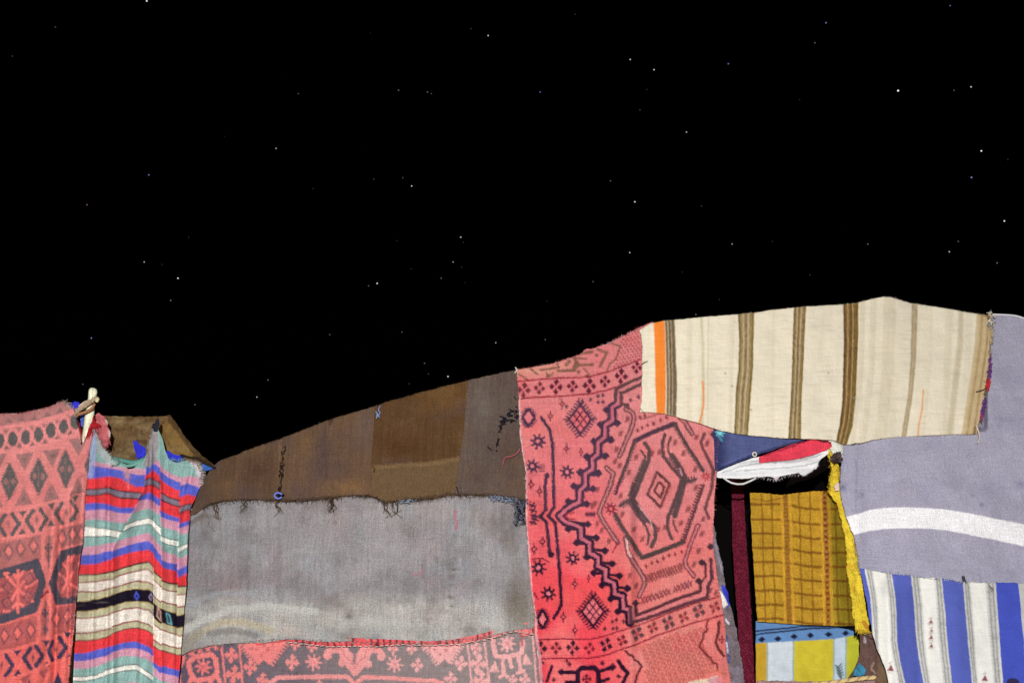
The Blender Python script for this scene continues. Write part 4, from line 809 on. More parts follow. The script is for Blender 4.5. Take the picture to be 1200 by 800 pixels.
# ------------------------------------------------------------------ 7. tall coral rug with star border, running up to the ridge
def paint_coral(D):
    G_ = globals()['rgb']; D.wg = 1.12
    def rgb(r, g, b): return G_(r, g, b) * (np.array([.64, .60, .62]) if r < 175 else np.array([.83, .73, .73]))
    x, y = D.x, D.y
    up, lf, rt = rgb(230, 132, 130), rgb(240, 74, 84), rgb(232, 134, 122)
    D.c[:] = up; D.mix(rgb(232, 116, 118), np.clip((y - 470) / 120, 0, 1))
    D.mix(lf, np.clip((y - 590) / 90, 0, 1) * np.clip((738 - x) / 6, 0, 1)); D.mix(rt, np.clip((x - 700) / 60, 0, 1) * np.clip((y - 560) / 120, 0, 1) * .95)
    D.mix(rgb(230, 144, 140), np.clip((x - 705) / 30, 0, 1) * np.clip((640 - y) / 40, 0, 1) * .8)
    D.mix(rgb(238, 150, 138), np.clip(fbm(x, y, 44, 17) - .54, 0, 1) * 1.8); D.mix(rgb(238, 88, 84), np.clip(fbm(x, y, 50, 19) - .52, 0, 1) * 1.8)
    D.mix(rgb(226, 168, 144), np.clip((700 - x) / 60, 0, 1) * np.clip((446 - y + (x - 606) * -.05) / 10, 0, 1) * .75)
    BR, NVY, MV, LM = rgb(118, 82, 84), rgb(72, 52, 84), rgb(150, 84, 92), rgb(206, 132, 140)
    NL = rgb(62, 36, 66)
    def dk(a, b): 
        t = min(1, max(0, (b - 560) / 120)) * (1 if a < 738 else .1); return tuple(rgb(88, 62, 88) * (1 - t) + rgb(52, 24, 52) * t) if a < 738 else tuple(rgb(104, 74, 80))
    RDL = rgb(164, 32, 54)
    # upper strip
    OL = rgb(142, 104, 82)
    for p, wd in [([(622, 432), (630, 438)], 2.4), ([(633, 433), (655, 430)], 2.6), ([(654, 434), (673, 434), (677, 428), (693, 427)], 3.2), ([(675, 420), (687, 420)], 2.4), ([(683, 413.5), (694, 412)], 3), ([(700, 409), (711, 413), (703, 429)], 3.2),
                  ([(716, 402), (727, 405), (724, 413), (722, 421), (715, 425), (711, 434)], 2), ([(655, 430), (652, 424), (660, 420)], 2), ([(672, 432), (675, 424), (672, 418)], 2.6), ([(640, 436), (644, 441), (648, 436)], 1.6), ([(684, 432), (690, 438), (688, 441)], 2), ([(608, 438), (614, 442), (617, 445)], 1.8)]: D.line(p, wd, OL, .85)
    for (a, b) in [(694, 427), (676, 425), (678, 436), (699, 416), (664, 427), (667, 424), (642, 440), (688, 441)]: D.dot(a, b, 2.1, OL, .85)
    for j in range(16):
        for i in range(12):
            a = 716 + i * 4.2 + (j % 2) * 2.1; b = 437 - j * 3.4 - i * .8
            if a > 727 - (b - 405) * .35 and b < 420 + (751 - a) * .4: D.dot(a, b, 1.0, rgb(172, 70, 74), .85)
    D.line([(606, 447), (627, 444.8), (653, 442.8), (680, 442), (693, 440.7), (713, 435), (733, 428), (756, 419)], 1.5, RDL)
    D.line([(606, 467), (640, 464.8), (667, 463.2), (693, 461), (713, 456.7), (733, 449), (756, 439)], 1.6, RDL)
    gp = rgb(232, 120, 124)
    for (a, b, r) in [(614, 457, 8), (632.4, 454.7, 6.6), (652, 453, 8), (671, 452.7, 6.6), (690.7, 452, 8), (709, 446.7, 6.6), (728, 440.7, 8), (746, 431, 6.6)]: D.cross(a, b, r, rgb(116, 38, 62) if a > 640 else rgb(136, 58, 68), 1, .1, gp)
    # lower stripes and their crosses
    D.line([(625, 749), (649, 748.3), (672.5, 748.3), (692, 748), (707.5, 745), (725, 739), (737, 736), (765, 726), (790, 715.5), (815, 706), (846, 698)], 1.6, RDL)
    D.line([(630, 771), (667, 771), (690, 771), (707.5, 768), (725, 761.5), (748, 753), (770, 744.5), (792.5, 736), (817.5, 728), (850, 719)], 1.7, RDL)
    for (a, b, r) in [(633, 759, 8), (651.5, 759, 6.6), (671, 758.6, 8), (690.6, 759, 6.6), (710, 755, 8), (729, 750, 6.6), (747, 742, 8), (765, 735, 6.6), (783, 729, 8), (801, 722.5, 6.6), (819, 715, 8), (837.5, 711, 6.6)]:
        D.cross(a, b, r, dk(a, b) if r > 7 else (rgb(132, 22, 50) if a < 740 else rgb(150, 62, 62)), .95, .1 if a < 700 else .35, rgb(232, 90, 92))
    # long double line with hooks down the left border
    for p in ([(634, 489), (644, 504), (647.5, 520), (649, 570), (649, 594), (642.5, 604), (651, 612.5), (655, 660), (656, 675), (658, 700), (657.5, 709), (649, 724)], [(640, 557.5), (639, 570), (639, 597.5), (633, 605), (640, 611), (644, 647.5), (645.6, 650)]):
        for q0, q1 in zip(p[:-1], p[1:]): D.line([q0, q1], 3.5, dk(640, q0[1]))
    D.dot(641, 557, 3, dk(640, 557)); D.dot(646, 650, 3.2, dk(640, 660))
    # jagged stair line
    path = [(724.5, 463), (724.5, 473), (717.5, 477.5), (717.5, 492.5), (709, 498), (709, 512), (701, 518), (701, 532), (694, 537.5), (694, 550), (686, 555), (686, 569), (679, 574.5), (679, 588), (670, 592), (663, 597), (656, 604), (663, 611), (671, 614), (681, 618.5), (681, 631), (691, 636), (691, 648), (701, 653), (701, 663), (710, 667), (710, 679), (720, 683), (720.5, 695), (730, 698), (730, 712), (737, 714), (738, 729)]
    knobs = [(710.6, 480, 717.5), (704, 497.5, 711), (696, 517, 702), (688, 535, 695), (680, 552.5, 687), (672.5, 569, 679), (666, 587.5, 672), (723.5, 495.6, 717), (716, 515, 709), (709, 534, 701), (701, 554, 694), (695, 572.5, 687), (687.5, 590, 679),
             (689, 614, 672), (666, 619.5, 681), (699, 630, 683), (676, 636, 690), (709, 645, 692), (687.5, 652.5, 700), (717.5, 660, 702), (696, 670.6, 708), (726, 674, 711), (706, 685, 719), (735, 689, 722), (715.6, 701, 728), (724, 716, 736)]
    for (a, b, cx) in knobs:
        D.line([(a, b), (cx, b + (2 if b < 600 else -2) * (1 if a > cx else -.3))], 3.2, dk(a, b)); D.dia(a, b, 4.9, 4.9, dk(a, b)); D.dot(a, b, 3.3, dk(a, b))
    for q0, q1 in zip(path[:-1], path[1:]): D.line([q0, q1], 9.6, dk(700, q0[1]))
    D.line(path, 3.2, rgb(206, 110, 124)); D.poly([(668, 600), (674, 600), (680, 606), (674, 610), (667, 609), (672, 605)], rgb(236, 110, 110))
    D.line([(673, 600.5), (664, 601), (662, 604), (665, 607.5), (674, 608)], 1.4, rgb(170, 36, 60))
    D.line([(756, 441), (740, 446.5), (722, 456), (722, 470)], 3.6, BR); D.line([(756, 448.5), (744, 453), (728.5, 461), (728.5, 472)], 3.6, BR)
    D.line([(756, 445), (742, 450), (725, 458.5), (725, 472)], 1.6, rgb(214, 130, 130)); D.dot(735, 475, 3.2, BR); D.line([(728, 472), (735, 475)], 3, BR)
    # stars, lozenges and small crosses
    def openlo(a, b, w_, h, c_): 
        q = [(a, b - h), (a + w_, b), (a, b + h), (a - w_, b), (a, b - h)]; D.line(q, 3.2, c_); D.spikes(q, c_, 3, 3.6, -1, 1.5); D.dia(a, b, w_ - 2.6, h - 3.4, rgb(232, 130, 132))
    openlo(619, 489, 7, 10.5, dk(0, 480)); openlo(635.6, 725, 6.5, 11, dk(0, 700))
    for (a, b, r) in [(630.6, 517, 8.3), (624, 546, 8), (664.5, 552.5, 7.8), (671, 654, 7.6), (631, 665, 8.6), (642.5, 695, 8.3)]: D.star(a, b, r, dk(0, b), rgb(236, 130, 134))
    for q in range(4): D.line([(632, 545 + q * 2.4), (638, 544 + q * 2.6)], 1.3, dk(0, 500), .8)
    for (cx, cy) in [(680, 491), (695, 716)]:
        c_ = dk(0, cy); q = [(cx, cy - 19), (cx + 14.5, cy), (cx, cy + 20), (cx - 14.5, cy), (cx, cy - 19)]; D.poly(q[:-1], c_); D.spikes(q, c_, 3.6, 4, -1, 1.7); D.line([(cx - 19, cy), (cx + 19, cy)], 2, c_, .9); D.line([(cx - 1.5, cy - 24), (cx - 1, cy - 17)], 1.6, c_); D.line([(cx + 3, cy - 23), (cx + 1, cy - 17)], 1.6, c_)
        D.dia(cx, cy, 11, 14.6, rgb(84, 30, 66), .9)
        for i in (-1, 0, 1):
            for j in (-1, 0, 1): D.dia(cx + i * 4.1 + j * 4.1, cy - i * 5.4 + j * 5.4, 3.1, 4.0, rgb(234, 116, 118))
    for (a, b, r) in [(645, 487.5, 4.2), (664, 525, 4.2), (681, 529, 3.4), (659, 473, 4.4), (632.5, 576, 4.4), (622.5, 567.5, 4.4), (635.6, 634, 4.4), (626, 643, 5.2), (674, 684, 4.4), (690, 677, 3), (660, 722.5, 4.4), (674, 737.5, 4.4), (656, 467, 0.1)]:
        D.line([(a, b - r * 1.3), (a, b + r * 1.3)], 1.3, dk(0, b), .9); D.dia(a, b, r * .9, r * .9, rgb(116, 34, 62) if b > 500 else rgb(150, 74, 80), .95); D.dot(a, b, r * .26, rgb(236, 110, 110))
    for (a, b) in [(624, 592), (625, 598), (626, 604), (625, 612), (627, 608)]: D.line([(a - 3.5, b - 1), (a + 3, b + 1)], 2.2, dk(0, 620)); D.line([(a - 2, b + 2), (a + 2, b - 3)], 1.6, dk(0, 620))
    for (a, b) in [(692, 468), (701, 464), (706.7, 463), (701, 471), (706.7, 470.7), (739, 468.7), (748, 465), (717.5, 728), (722.5, 726), (730.6, 728), (709, 736), (718, 736), (723, 735.6), (645.6, 651), (664, 476)]: D.dia(a, b, 2.4, 2.9, dk(0, b), .9)
    D.line([(624, 655), (636, 654), (643, 658)], 1.5, rgb(110, 20, 50)); D.line([(624, 699), (626, 694), (630, 702)], 1.2, rgb(120, 30, 50))
    # keyed figure under the stripes
    K = rgb(50, 22, 50)
    for p, wd in [([(677, 803), (677, 786), (682, 782), (697, 781.5), (701, 786), (702, 803)], 5.4), ([(657, 787), (676, 788)], 4), ([(702, 786), (718, 781.5)], 4), ([(664, 800), (677, 799)], 5), ([(702, 799), (713, 795)], 3.6), ([(725, 774.5), (729, 781), (735.5, 788), (731, 797), (728, 803)], 4.4), ([(647, 780), (641, 798)], 3.0)]: D.line(p, wd, K)
    for (a, b, r) in [(658, 786.5, 3.6), (718, 781, 3.8), (667, 778, 2.6), (706, 776.5, 2.6), (725, 792, 2.4), (649, 796, 2.2), (636, 776, 2), (664, 774, 2), (636, 797, 2)]: D.dia(a, b, r * 1.3, r * 1.3, K, .9)
    D.cross(687.7, 795, 6, rgb(120, 30, 48)); D.line([(733, 762.5), (737, 767), (741, 768.5), (744, 773), (748, 775), (752, 781), (747, 790), (743.7, 803)], 2.4, rgb(110, 50, 60))
    # net field
    zone = [(748, 758), (775, 746), (800, 737), (824, 731), (820, 757), (842.7, 782.5), (826, 790), (800, 803), (752, 803), (755, 781)]
    D.poly(zone, rgb(224, 142, 122), .55)
    for j in range(-8, 22):
        for i in range(-4, 26):
            a = 742 + i * 6.6 + j * 2.3; b = 752 - i * 2.7 + j * 5.0
            ins = a > 750 + max(0, (785 - b)) * -.05 + abs(b - 779) * .0 and b > 757 - (a - 748) * .36 + 2 and b < 803 and a < (822 + max(0, b - 757) * .8 if b > 757 else 822 + (757 - b) * .1) and b < 803 - max(0, a - 795) * .45 and (a > 756 or b < 770)
            if ins: D.line([(a - 2.4, b + .8), (a - .6, b - 2.6), (a + 2.4, b - .8), (a + .6, b + 2.6), (a - 2.4, b + .8)], 1.15, rgb(196, 70, 72) if (a > 790 and b < 765) else rgb(190, 92, 80), .9); D.dot(a + 3.3, b + 1.4, .7, rgb(180, 80, 74), .8)
    D.line([(830, 726), (827.5, 733), (829, 738), (824, 742), (824, 748), (819, 757), (824, 762), (828.7, 768), (833, 771), (835, 776), (840, 777), (840.5, 785)], 2.3, rgb(150, 58, 56)); D.line([(842.7, 728), (842, 740), (839, 751), (842, 760), (848, 768)], 3.2, rgb(118, 58, 56)); D.cross(846, 749, 4, rgb(170, 50, 50))
    D.line([(820, 788), (840, 785), (850, 790)], 3, rgb(206, 110, 84), .7); D.poly([(806, 799), (815, 797), (830, 794), (842, 791), (836, 799), (812, 804)], rgb(226, 222, 190), .9); D.poly([(828, 796), (840, 792), (846, 797), (836, 803)], rgb(212, 150, 160), .8)
    # ---- medallion
    TN, GR = rgb(138, 84, 86), rgb(104, 82, 84); LT = rgb(214, 134, 134)
    dbl = lambda p, wd=5.6, c_=TN: D.double(p, wd, c_, LT, 1, 1.7)
    dbl([(734, 479), (741, 483), (743, 490), (739, 504), (732, 520), (726, 534)]); dbl([(711, 547.5), (719, 554), (716, 566), (708, 585), (702, 600), (708, 612), (716, 624), (724, 635)])
    for q0, q1 in [((724, 635), (718, 647))]: D.line([q0, q1], 1.6, rgb(170, 40, 60))
    dbl([(733, 630), (736, 647.5), (744, 660), (754, 676), (756, 684), (749, 698)]); D.line([(734, 632), (736, 644), (740, 652)], 1.8, rgb(240, 200, 196))
    dbl([(797.5, 490), (803, 495), (811, 508)]); D.line([(825, 508), (821.5, 519), (827.5, 532.5), (836, 551), (834, 570), (826, 596), (831, 607)], 3.6, TN); D.line([(829, 519), (838, 540)], 1.5, LT)
    dbl([(818, 615), (810, 635), (803, 656), (804, 663), (813, 675)], 5, rgb(150, 66, 78))
    hexl = [(726, 564), (731, 551), (736, 539), (740, 527), (744, 516.5)]; hexr = [(791, 496.5), (800, 513), (807.5, 526), (816, 538), (824, 551)]
    D.line([(744, 516.5), (767, 505), (791, 496.5)], 5, rgb(100, 68, 86)); D.line(hexl, 3.4, GR); D.line(hexr, 3.4, GR); D.spikes(hexl, GR, 3, 3, 1, 1.5); D.spikes(hexr, GR, 3, 3, 1, 1.5)
    D.line([(726, 564), (722, 577)], 3, rgb(110, 60, 80)); D.spikes([(726, 564), (721, 580)], rgb(110, 60, 80), 3.4, 2.6, 1, 1.4)
    ll = [(721, 602), (727, 613), (735, 626), (744, 640), (752.5, 653)]; rr = [(801, 634.5), (806, 622), (810, 610), (817.5, 587), (825, 568)]
    D.line(ll, 4.4, GR); D.spikes(ll, GR, 3.2, 3.2, 1, 1.5); D.line([(752.5, 653), (775, 645), (801, 634.5)], 5, rgb(96, 78, 76)); D.line(rr, 2.6, rgb(112, 70, 80)); D.spikes(rr, rgb(118, 70, 78), 3.4, 3.6, -1, 2); 
    li = [(756, 519), (761, 527.5), (760, 540), (754, 555), (749, 567), (742, 584), (751, 598), (761, 611), (767.5, 617), (768, 629), (764, 640)]
    D.line(li, 4.2, rgb(112, 88, 88)); D.spikes(li[4:8], rgb(104, 84, 92), 3, 7, 1, 2.4); D.spikes(li[2:5], rgb(104, 90, 88), 3, 6.5, 1, 2.2)
    D.line([(751, 527.5), (756, 535), (754, 546), (745, 566), (738, 580)], 2.4, GR); D.line([(739, 584), (748, 601), (757.5, 618), (761, 627), (759, 637)], 2.6, GR); D.line([(748, 592), (762, 609), (764, 620)], 1.3, rgb(222, 170, 170))
    ri = [(779, 509), (776, 521), (777.5, 534), (787, 547), (799, 561), (797, 570), (790, 589), (783, 605), (782.5, 619), (787.5, 631)]
    D.line(ri, 3.6, rgb(112, 82, 86)); D.line([(786, 512), (782.5, 521), (784, 531), (790, 537)], 2.6, TN)
    D.line([(787, 533), (796, 545), (803, 560), (800, 573), (796, 587), (791, 604)], 5.4, rgb(112, 88, 90)); D.spikes([(787, 533), (796, 545), (803, 560), (800, 573), (796, 587), (791, 604)], rgb(104, 82, 86), 3, 5, 1, 2); D.line([(789, 609), (790, 615), (794, 623)], 2.4, TN)
    D.line([(803, 563), (809, 563), (816, 561)], 3, GR); D.spikes([(803, 563), (816, 561)], GR, 3, 3.4, 0, 1.5); D.line([(741, 584), (734, 587), (727, 592)], 3, GR); D.spikes([(741, 585), (727, 592)], GR, 3, 3.6, 0, 1.5)
    D.line([(797, 549), (799, 556)], 1.4, rgb(222, 160, 170))
    d1 = [(770, 552.5), (785, 567), (774, 594), (759, 579), (770, 552.5)]; D.line(d1, 2.8, rgb(120, 70, 72)); D.line([(774, 565), (778.5, 571), (774, 583), (767, 575), (772, 565)], 2.4, rgb(130, 64, 68)); D.dot(772.5, 574, 2.4, rgb(232, 150, 140)); D.spikes([(785, 567), (774, 594)], rgb(190, 80, 76), 3, 3, -1, 1.2, .7); D.spikes([(770, 553), (759, 579)], rgb(200, 100, 96), 3, 2, 1, 1, .6)
    MR = rgb(150, 56, 66)
    for (a, b) in [(747, 504), (752.5, 501), (759, 498), (766, 496), (774, 492.5), (780.6, 489), (764, 659), (770.6, 657), (777.5, 653.5), (784, 650.5), (791, 649), (799, 646), (757, 663), (750, 489), (756, 487)]: D.dia(a, b, 2.1, 2.8, MR, .9, .2)
    for k in range(9): D.dot(752 + 3 * k, 491 - k * .9, 1.1, MR, .75)
    for (a, b) in [(745.6, 535.6), (737.5, 553), (735, 491), (727.5, 507.5), (722.5, 526), (764, 531), (773, 529), (791, 518), (801, 531), (815, 549), (829, 519), (729, 602.5), (742.5, 620), (753, 631), (727.5, 580), (771, 620), (779, 617.5), (806, 596), (798, 613), (816, 571), (822.5, 625), (819, 645), (824, 607.5), (816, 512), (738, 674), (745.6, 686), (813, 661), (832.5, 691), (839, 694), (726, 545), (721, 540), (697, 590), (700, 613), (705, 621), (714, 634), (700, 573), (694, 592)]:
        D.dia(a, b, 2.6, 3.8, rgb(158, 78, 76), .85, .25); D.dot(a - 1.6, b + 2.6, 1.2, rgb(158, 78, 76), .7); D.dot(a + 1.8, b - 2.4, 1.2, rgb(158, 78, 76), .7)
    D.star(716, 595.6, 6.8, rgb(160, 44, 62), rgb(240, 120, 116), .9); D.star(827.5, 558, 5.6, rgb(176, 70, 72), rgb(232, 120, 116), .9); D.line([(687, 602), (696, 602)], 3, rgb(120, 60, 80)); D.spikes([(686, 602), (697, 602)], rgb(120, 60, 80), 3, 2.6, 0, 1.3)
    for k in range(13):
        a = 758 + k * 3.4; b = 678 - k * 1.12; D.line([(a - 2, b - 4.4), (a + 2, b + 3)], 1.4, rgb(150, 70, 72), .9); D.line([(a + 2, b - 5), (a - 2, b + 3.8)], 1.4, rgb(150, 70, 72), .9); D.dot(a, b + 4.8, 1, rgb(170, 84, 80), .8)
    for k in range(14):
        a = 753 + k * 4.3; b = 703.5 - k * 1.5
        if k in (8,): continue
        D.line([(a - 2, b - 3.6), (a + 2, b + 3.4)], 1.4, rgb(146, 62, 72) if k < 12 else rgb(100, 70, 120), .9); D.line([(a + 2, b - 3.6), (a - 2, b + 3.4)], 1.4, rgb(146, 62, 72), .9)
    o1 = [(738, 728), (755, 722.5), (780, 713.5), (805, 704), (827, 698.5), (827.5, 685), (833, 678), (831, 658)]
    i1 = [(744, 712), (744.5, 722), (767.5, 713), (792.5, 703), (821.5, 693), (821, 683), (827, 675), (826, 660)]
    D.line([(738.5, 712), (738.5, 729.5), (755, 725), (780, 716), (805, 706.5), (829, 699.5), (829.5, 686), (834, 678), (833, 655)], 3.8, rgb(110, 62, 74)); D.line([(745, 710), (745.5, 721), (767.5, 712), (792.5, 702), (821, 692), (820.5, 683)], 3.6, rgb(104, 58, 70)); D.line([(821, 683), (827, 675), (826.5, 660)], 2.4, rgb(120, 52, 62)); D.line([(741.5, 711), (742, 725.5), (768, 716), (795, 705.5), (825, 696), (825, 684), (831, 676), (830, 660)], 1.5, rgb(220, 130, 134))
    for (a, b) in [(822.5, 659), (819, 680.5), (745, 706.5), (833, 640)]: D.dia(a, b, 5, 4.4, rgb(84, 56, 68)); D.dot(a, b, 3, rgb(84, 56, 68))
    D.line([(822, 659), (827, 661)], 3, rgb(84, 56, 68)); D.line([(835, 508), (838, 512)], 5, rgb(96, 70, 80)); D.poly([(838, 506), (843, 514), (843, 528), (839, 522)], rgb(150, 104, 90), .9)
    # pattern continues below
    for k in range(4):
        yy = 830 + k * 44
        for q in range(6): D.star(650 + q * 36, yy + (q % 2) * 16, 12, dk(0, 700), rgb(232, 90, 90))
    D.line([(608.5, 466), (610, 508), (613, 535), (617, 552), (617, 580), (617, 610), (620, 650), (623, 690), (628, 728), (629, 750)], 1.8, rgb(240, 205, 205), .7); D.line([(628, 746), (632, 771), (635, 803)], 4, rgb(214, 170, 176), .7)

co = thing('medallion_rug', foot(725, 640, .02), 'tall coral rug with hexagon medallion and jagged dark line, left of the doorway', 'rug')
crel = plus(waves((-.012, 738, 560, 741, 1000, 5), (.010, 748, 600, 752, 1000, 6), (-.010, 628, 560, 636, 1000, 6), (-.010, 836, 560, 852, 1000, 6), (-.012, 700, 480, 715, 740, 22)), rough(.022, 60, 12), rough(.005, 15, 14))
cloth('cloth', co, [(605, 433), (620, 431), (634, 428.5), (647, 426), (664, 420.5), (680, 415), (684, 410.5), (688, 408.6), (693, 408.8), (700, 406.5), (713, 402), (733, 392), (747, 384.7), (764, 377), (800, 388)], [(644, 1010), (880, 1010)],
      [(605, 433), (607, 450), (608, 465), (607.5, 470), (608.5, 490), (609.5, 510), (612, 530), (615.5, 546), (616, 560), (615.6, 580), (615.8, 600), (617.5, 616), (619, 647.5), (621, 681), (624, 700), (627, 719), (626.5, 735), (627, 750), (630.5, 771), (633, 800), (644, 1010)],
      [(800, 388), (846, 470), (842, 503), (843.5, 520), (843, 535), (840.6, 550), (839, 565), (837.5, 580), (837, 597.5), (836, 610), (836, 625), (835.5, 641), (837, 653), (839, 664), (840, 675), (843, 690), (846, 706), (849, 725), (851, 744), (850.5, 760), (852, 775), (857, 800), (880, 1010)],
      paint_coral, M_rug, .028, crel, .85, (.35, .3, .5, .4), seed=7, warp=.5, back=2.4, knot=1.5)
S = Strands()
S.fuzz([(605, 433), (647, 426), (680, 415), (713, 402), (750, 383)], 120, 2.2, .0009, P1, .035, (0, -1)); S.fuzz([(608, 470), (615, 546), (617, 610), (624, 700), (627, 750), (633, 800)], 160, 2.6, .0009, [tuple(rgb(240, 200, 196)), tuple(rgb(226, 110, 110)), tuple(rgb(200, 70, 80))], .035, (-1, 0))
S.fuzz([(842, 505), (840, 555), (836, 620), (840, 675), (850, 740), (857, 800)], 110, 2.2, .0009, P1, .035, (1, 0)); tag(S.build('frayed_edge', co), kind='stuff')
S = Strands(); q = [(608.5, 470), (609.5, 508), (612.5, 530), (616, 548), (616.5, 580), (617, 612), (619.5, 648), (622, 684), (625, 705), (628, 722), (628, 750), (631, 771), (634, 800)]
e = resample(q, 62)
for k in range(0, 61, 2): S.px([tuple(e[k]), tuple((e[k] + e[k + 1]) / 2), tuple(e[k + 1])], .0019, tuple(rgb(240, 222, 218)), .034, .8, 4)
tag(S.build('edge_stitch', co), kind='stuff'); S = Strands(); S.px([(604, 430), (606, 434), (603, 437), (607, 432)], .0035, tuple(rgb(220, 215, 205)), .04, .6, 5, 8); S.build('knot', co)['label'] = 'small white knot at the ridge corner of the rug'

# ------------------------------------------------------------------ 8. cream kilim over the ridge
def paint_cream(D):
    x, y = D.x, D.y; D.fill(rgb(226, 217, 194)); D.c *= (.95 + .10 * fbm(x, y, 22, 23))[:, None]
    def band(tab, c, a=1.0, soft=1.5):
        ys = [t[0] for t in tab]; l = np.interp(y, ys, [t[1] for t in tab]); r = np.interp(y, ys, [t[2] for t in tab])
        D.mix(c, np.clip(np.minimum(x - l, r - x) / soft + .5, 0, 1) * a)
    # darker warp streaks and faint weft lines
    D.mix(rgb(206, 196, 168), np.clip(vnoise(x + y * .04, y * .02, 4.0, 51) - .55, 0, 1) * .9); D.mix(rgb(190, 180, 155), np.clip(vnoise(x * .12, y, 2.2, 52) - .72, 0, 1) * 1.2)
    band([(340, 764, 777.5), (400, 767, 779.5), (450, 768, 780.5), (486, 769.5, 779.8)], rgb(236, 128, 22))
    b1 = [(360, 778.5, 789.5), (400, 780, 791.5), (450, 781.5, 793.5), (486, 781, 792.5)]; band(b1, rgb(116, 98, 72))
    for o_, c_ in ((2.6, (190, 172, 140)), (4.6, (92, 74, 52)), (6.4, (176, 160, 130)), (8, (100, 84, 60))): band([(t, l + o_, l + o_ + 1.2) for (t, l, r) in b1], rgb(*c_), .8)
    band([(360, 819.5, 823), (400, 822, 825), (450, 822.5, 826), (500, 820, 824)], rgb(186, 180, 140), .6); band([(360, 829.5, 831.5), (400, 829, 830.5), (500, 829, 830)], rgb(186, 180, 140), .5)
    D.line([(823.4, 447), (824.8, 462), (824.4, 474), (822, 486), (819, 497)], 1.9, rgb(228, 132, 50))
    def brown(tab, base, lines, a=1.0):
        band(tab, rgb(*base), a)
        for (f0, f1, c_, al) in lines: band([(t, l + (r - l) * f0, l + (r - l) * f1) for (t, l, r) in tab], rgb(*c_), al * a, .8)
        D.mix(rgb(70, 52, 26), 0 * x)
    dl = [(0, .12, (112, 92, 44), .9), (.26, .36, (196, 180, 146), .6), (.44, .52, (110, 88, 44), .6), (.58, .7, (190, 172, 140), .7), (.86, 1, (124, 102, 40), .9)]
    brown([(355, 864.5, 884), (400, 866.5, 883), (430, 865.5, 882.5), (460, 862.5, 880), (515, 860, 876)], (150, 130, 88), dl)
    brown([(350, 931, 945), (400, 929, 942.5), (440, 928, 941), (470, 926.5, 939), (516, 923.5, 938.5)], (142, 118, 76), dl)
    brown([(345, 988, 1006), (400, 989, 1005.5), (440, 988, 1004), (475, 987, 1002), (500, 983.5, 999), (525, 978, 991)], (122, 94, 50), [(0, .14, (96, 66, 34), .9), (.24, .34, (176, 150, 96), .7), (.46, .54, (92, 66, 32), .6), (.6, .68, (180, 156, 104), .7), (.84, 1, (112, 92, 24), .9)])
    brown([(345, 1069, 1075.5), (380, 1068, 1075), (420, 1067, 1073.5), (460, 1064.5, 1070), (515, 1055.5, 1061.5)], (158, 138, 102), [(.3, .6, (190, 172, 138), .6)], .85)
    for (l, r, al) in [(1008, 1014, .35), (1020, 1027, .3), (1036, 1050, .35), (855, 860, .2), (806, 812, .25), (905, 909, .2), (1090, 1094, .2)]: band([(345, l, r), (430, l - 2, r - 2), (520, l - 12, r - 12)] if l > 1000 else [(345, l, r), (520, l - 2, r - 2)], rgb(196, 182, 150), al, 2)
    band([(345, 1124, 1129), (400, 1122, 1129), (440, 1117, 1124), (515, 1109, 1116)], rgb(178, 162, 126), .55, 3); band([(345, 1112, 1118), (515, 1104, 1110)], rgb(196, 182, 150), .35, 3)
    D.line([(1082, 457), (1080.6, 478), (1077, 496), (1075.4, 512)], 1.8, rgb(226, 150, 92))
    band([(345, 1146, 1175), (400, 1143, 1175), (450, 1136, 1170), (515, 1126, 1160)], rgb(192, 168, 124), .95, 1.5)
    for (a, c_, al) in [(0, (204, 184, 144), .8), (5, (164, 138, 92), .7), (9, (196, 174, 130), .6), (12.5, (150, 122, 76), .7)]: band([(345, 1146 + a, 1148.5 + a), (400, 1143 + a, 1145.5 + a), (450, 1136 + a, 1138.5 + a), (515, 1126 + a, 1128.5 + a)], rgb(*c_), al)
    D.line([(1146, 366), (1158, 370), (1160, 378)], 4, rgb(128, 88, 30), .7); D.line([(1144, 500), (1142, 508)], 3, rgb(112, 84, 46), .8)
    br_ = np.clip((.55 - D.c[:, 0]) * 3, 0, 1); D.c *= (1 + br_ * (vnoise(x * 1.3, y * .5, 1.5, 53) - .5) * .6)[:, None]
    for (a, b) in [(850, 437), (971, 437), (858, 452), (1000, 466), (745, 460), (880, 480)]: D.dot(a, b, 1.2, rgb(150, 140, 110), .8)
cr = thing('striped_kilim', foot(955, 440, .06), 'cream kilim with brown stripes and one orange stripe over the highest part of the ridge', 'kilim')
ctop = [(749.5, 386.5), (762.5, 379), (777.5, 375.8), (800, 373.8), (827.5, 371), (855, 369), (885, 366), (910, 362.5), (945, 359), (980, 357), (1000, 355.2), (1007, 354), (1022, 350.4), (1035, 347.6), (1045, 348), (1056, 351.5), (1067, 355), (1100, 360), (1135, 366), (1150, 368), (1162, 369.5)]
cbot = [(750, 482), (765, 483), (780, 484.5), (800, 490), (822, 496.5), (845, 504), (862, 507.5), (880, 510), (915, 512.8), (947, 514), (965, 514.5), (978, 515.5), (990, 521), (1007, 519.5), (1022, 515), (1060, 511), (1097, 509.5), (1145, 508)]
kirel = plus(waves((-.010, 945, 370, 940, 520, 22), (-.012, 1038, 350, 1000, 520, 20), (.010, 1075, 360, 1056, 520, 14), (-.008, 830, 370, 820, 500, 24)), rough(.014, 55, 25), rough(.0035, 14, 26))
cloth('cloth', cr, ctop, cbot, [(749.5, 386.5), (752, 395), (753.2, 408), (752.6, 430), (752.6, 450), (752, 470), (750, 482)],
      [(1162, 369.5), (1163, 385), (1162, 400), (1160.5, 420), (1157.5, 440), (1157, 452), (1154, 462), (1152.5, 475), (1149, 490), (1145, 508)], paint_cream, M_cream, .050, kirel, 1.0, (.35, .35, .45, 1.0), seed=8, back=2.2, warp=.25)
